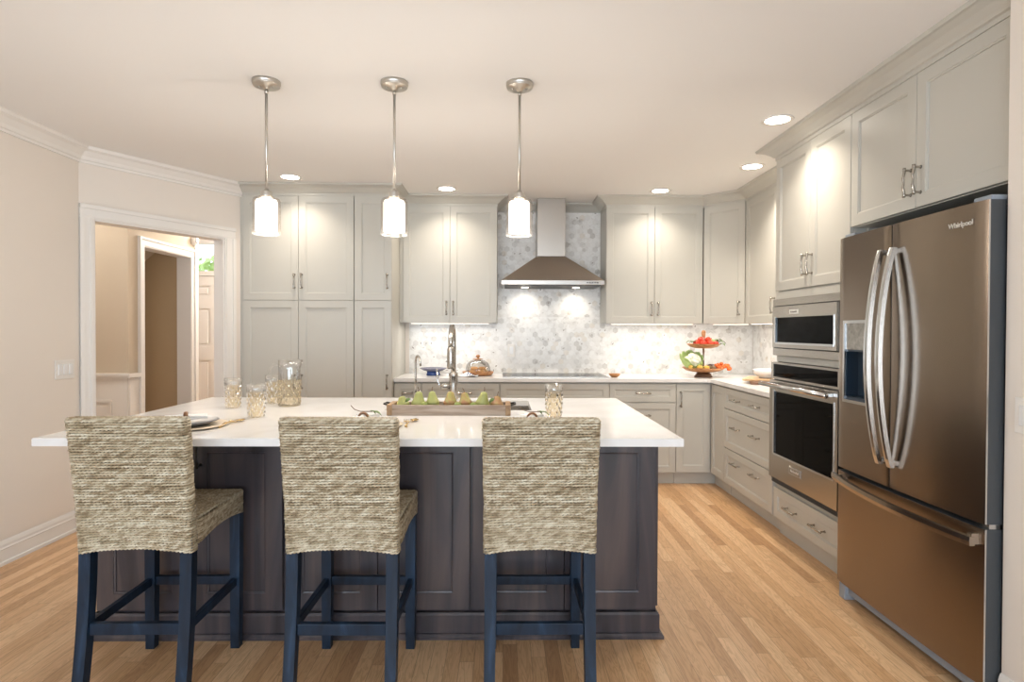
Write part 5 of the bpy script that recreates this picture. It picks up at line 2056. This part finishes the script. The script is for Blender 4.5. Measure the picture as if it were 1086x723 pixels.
# cauliflower
t = thing('cauliflower', 'large white cauliflower in green leaves on the lower tier', 'cauliflower', (tx - 0.112, ty - 0.045, LZ + 0.008))
mb = MB()
rnd = random.Random(2)
for i in range(64):
    a, e_ = rnd.random() * 2 * pi, math.acos(rnd.uniform(-0.8, 1))
    c = Vector((0.056 * sin(e_) * cos(a), 0.056 * sin(e_) * sin(a), 0.075 + 0.052 * cos(e_)))
    mb.blob(c, 0.021, 0.021, 0.020, 1, 0.1, rnd=rnd)
mb.blob((0, 0, 0.065), 0.058, 0.056, 0.055, 2)
mb.build('curd', M['cauli'], t)
for (a, h_, wd_, out) in ((pi, 0.135, 0.075, 0.030), (2.35, 0.155, 0.075, 0.012), (1.57, 0.165, 0.075, 0.006), (0.75, 0.150, 0.070, 0.006), (0.0, 0.125, 0.060, 0.006), (3.75, 0.100, 0.065, 0.030), (-0.75, 0.070, 0.055, 0.008)):
    mb = MB()

    def cl(u, v):
        ww = wd_ * math.sqrt(max(0.0, sin(pi * (0.16 + 0.80 * u)))) * (v - 0.5) * 2
        ph_ = u * 1.75
        rr = 0.028 + 0.056 * sin(min(ph_, pi / 2)) - 0.020 * max(0, u - 0.75) + out * u + 0.003 * sin(16 * v + 7 * u)
        aa = a + ww / (rr + 0.01)
        return (rr * cos(aa), rr * sin(aa), 0.004 + h_ * u ** 1.15 + 0.004 * sin(14 * v + 5 * u))
    mb.sheet(cl, 14, 12, thick=0.002)
    mb.build('leaf', M['paleleaf'], t)
grp = 'vegetables on the lower tier'
for (x, y, lab) in ((-0.150, -0.118, 'yellow squash at the far left of the lower tier'), (-0.075, -0.137, 'yellow squash below the cauliflower front'), (-0.022, -0.140, 'yellow squash at the front middle of the lower tier')):
    t = thing('yellow_squash', lab, 'squash', (tx + x, ty + y, LZ + 0.018), x * 9, grp)
    MB().blob((0, 0, 0.016), 0.028, 0.019, 0.017, 2).build('flesh', M['yellow'], t)
    MB().tube([(0.026, 0, 0.016), (0.036, 0, 0.018)], 0.004, 6).build('stem', M['leaf'], t)
for (x, y, dz, lab) in ((0.008, -0.112, 0.012, 'brown mushroom left of the dark aubergine'), (0.040, -0.128, 0.010, 'brown mushroom in front of the dark aubergine')):
    t = thing('mushroom', lab, 'mushroom', (tx + x, ty + y, LZ + dz), 0, grp)
    MB().lathe([(0, 0.040), (0.016, 0.037), (0.025, 0.026), (0.026, 0.018), (0.010, 0.016)], n=22).build('cap', M['mush'], t)
    MB().lathe([(0, 0), (0.010, 0), (0.009, 0.018)], n=14).build('stalk', M['cauli'], t)
t = thing('aubergine', 'dark purple aubergine lying on the lower tier', 'aubergine', (tx + 0.055, ty - 0.075, LZ + 0.030), 0.2, grp)
mx = Matrix.Rotation(pi / 2, 4, 'Y')
MB().lathe([(0.001, -0.055), (0.022, -0.048), (0.030, -0.025), (0.026, 0.01), (0.018, 0.045), (0.010, 0.058), (0, 0.06)], n=22, mtx=mx).build('flesh', M['purple'], t)
MB().lathe([(0.012, 0.055), (0.011, 0.062), (0.004, 0.066), (0.003, 0.08), (0, 0.08)], n=12, mtx=mx).build('cap', M['leaf'], t)
k = 0
for (x, y, dz) in ((0.095, -0.105, 0.022), (0.118, -0.085, 0.024), (0.105, -0.075, 0.044), (0.138, -0.098, 0.026), (0.150, -0.070, 0.034), (0.135, -0.072, 0.052), (0.165, -0.095, 0.030), (0.172, -0.068, 0.038), (0.188, -0.085, 0.024), (0.195, -0.062, 0.036), (0.190, -0.098, 0.006), (0.208, -0.075, 0.010), (0.120, -0.110, 0.014), (0.082, -0.085, 0.038)):
    o = dup(tomato(tx + x, ty + y, LZ + dz - 0.005, 0.0165, 'orange', 'orange cherry tomato in the vine cluster spilling over the lower tier', 'cherry tomatoes on the lower tier', 'cherry tomato'), (0, 0, 0)) if False else tomato(tx + x, ty + y, LZ + dz - 0.005, 0.0165, 'orange', 'orange cherry tomato in the vine cluster spilling over the lower tier', 'cherry tomatoes on the lower tier', 'cherry tomato')

# boards and bowl on the right counter
o = MB().box(-0.17, 0.17, -0.11, 0.11, 0.0, 0.022, 0.005).build('cutting_board', M['darkacacia'])
o.location = (2.04, 4.62, Z)
o.rotation_euler = (0, 0, R(70))
tag(o, 'dark wooden board at the bottom of the pair beside the oven', 'cutting board', 'cutting boards on the right counter')
t = thing('cutting_board', 'light wooden paddle board lying on the dark board', 'cutting board', (2.02, 4.68, Z + 0.0225), R(60), 'cutting boards on the right counter')
MB().box(-0.16, 0.16, -0.10, 0.10, 0.0, 0.018, 0.005).build('board', M['boardwood'], t)
MB().box(0.155, 0.25, -0.018, 0.018, 0.001, 0.017, 0.005).build('handle', M['boardwood'], t)
t = thing('serving_bowl', 'white ceramic bowl standing on the cutting boards', 'bowl', (2.05, 4.62, Z + 0.041))
MB().lathe([(0, 0.001), (0.045, 0.001), (0.048, 0.008), (0.08, 0.030), (0.098, 0.068), (0.094, 0.069), (0.075, 0.034), (0, 0.012)], n=44).build('bowl', M['china'], t)
MB().tube([(0.0, 0.0, 0.02), (-0.07, -0.05, 0.074), (-0.11, -0.08, 0.10)], 0.005, 8).build('spoon_handle', M['china'], t) if False else None


# ------------------------------------------------------------------ switches and outlets
def switch(name, x, y, z, wd, n, label, rz, cat='light switch'):
    t = thing(name, label, cat, (x, y, z), rz)
    MB().box(-wd / 2, wd / 2, -0.006, 0.0, -0.060, 0.060, 0.002).build('plate', M['trim'], t)
    for i in range(n):
        cx = (i - (n - 1) / 2) * 0.046
        MB().box(cx - 0.017, cx + 0.017, -0.010, -0.005, -0.034, 0.034, 0.002).build('rocker', M['china'], t)
    return t


switch('light_switch', XL, 3.83, 1.063, 0.165, 3, 'white triple rocker switch on the left wall by the casing', pi / 2)
switch('light_switch', XW, 1.925, 1.042, 0.12, 2, 'white rocker switch on the wall right of the refrigerator', -pi / 2)
switch('wall_outlet', -0.55, YB - 0.009, 1.13, 0.075, 1, 'white outlet in the mosaic behind the faucet', 0, 'outlet')
switch('wall_outlet', 0.07, YB - 0.009, 1.13, 0.075, 1, 'white outlet in the mosaic left of the cooktop', 0, 'outlet')
switch('wall_outlet', 1.15, YB - 0.009, 1.13, 0.075, 1, 'white outlet in the mosaic right of the hood', 0, 'outlet')
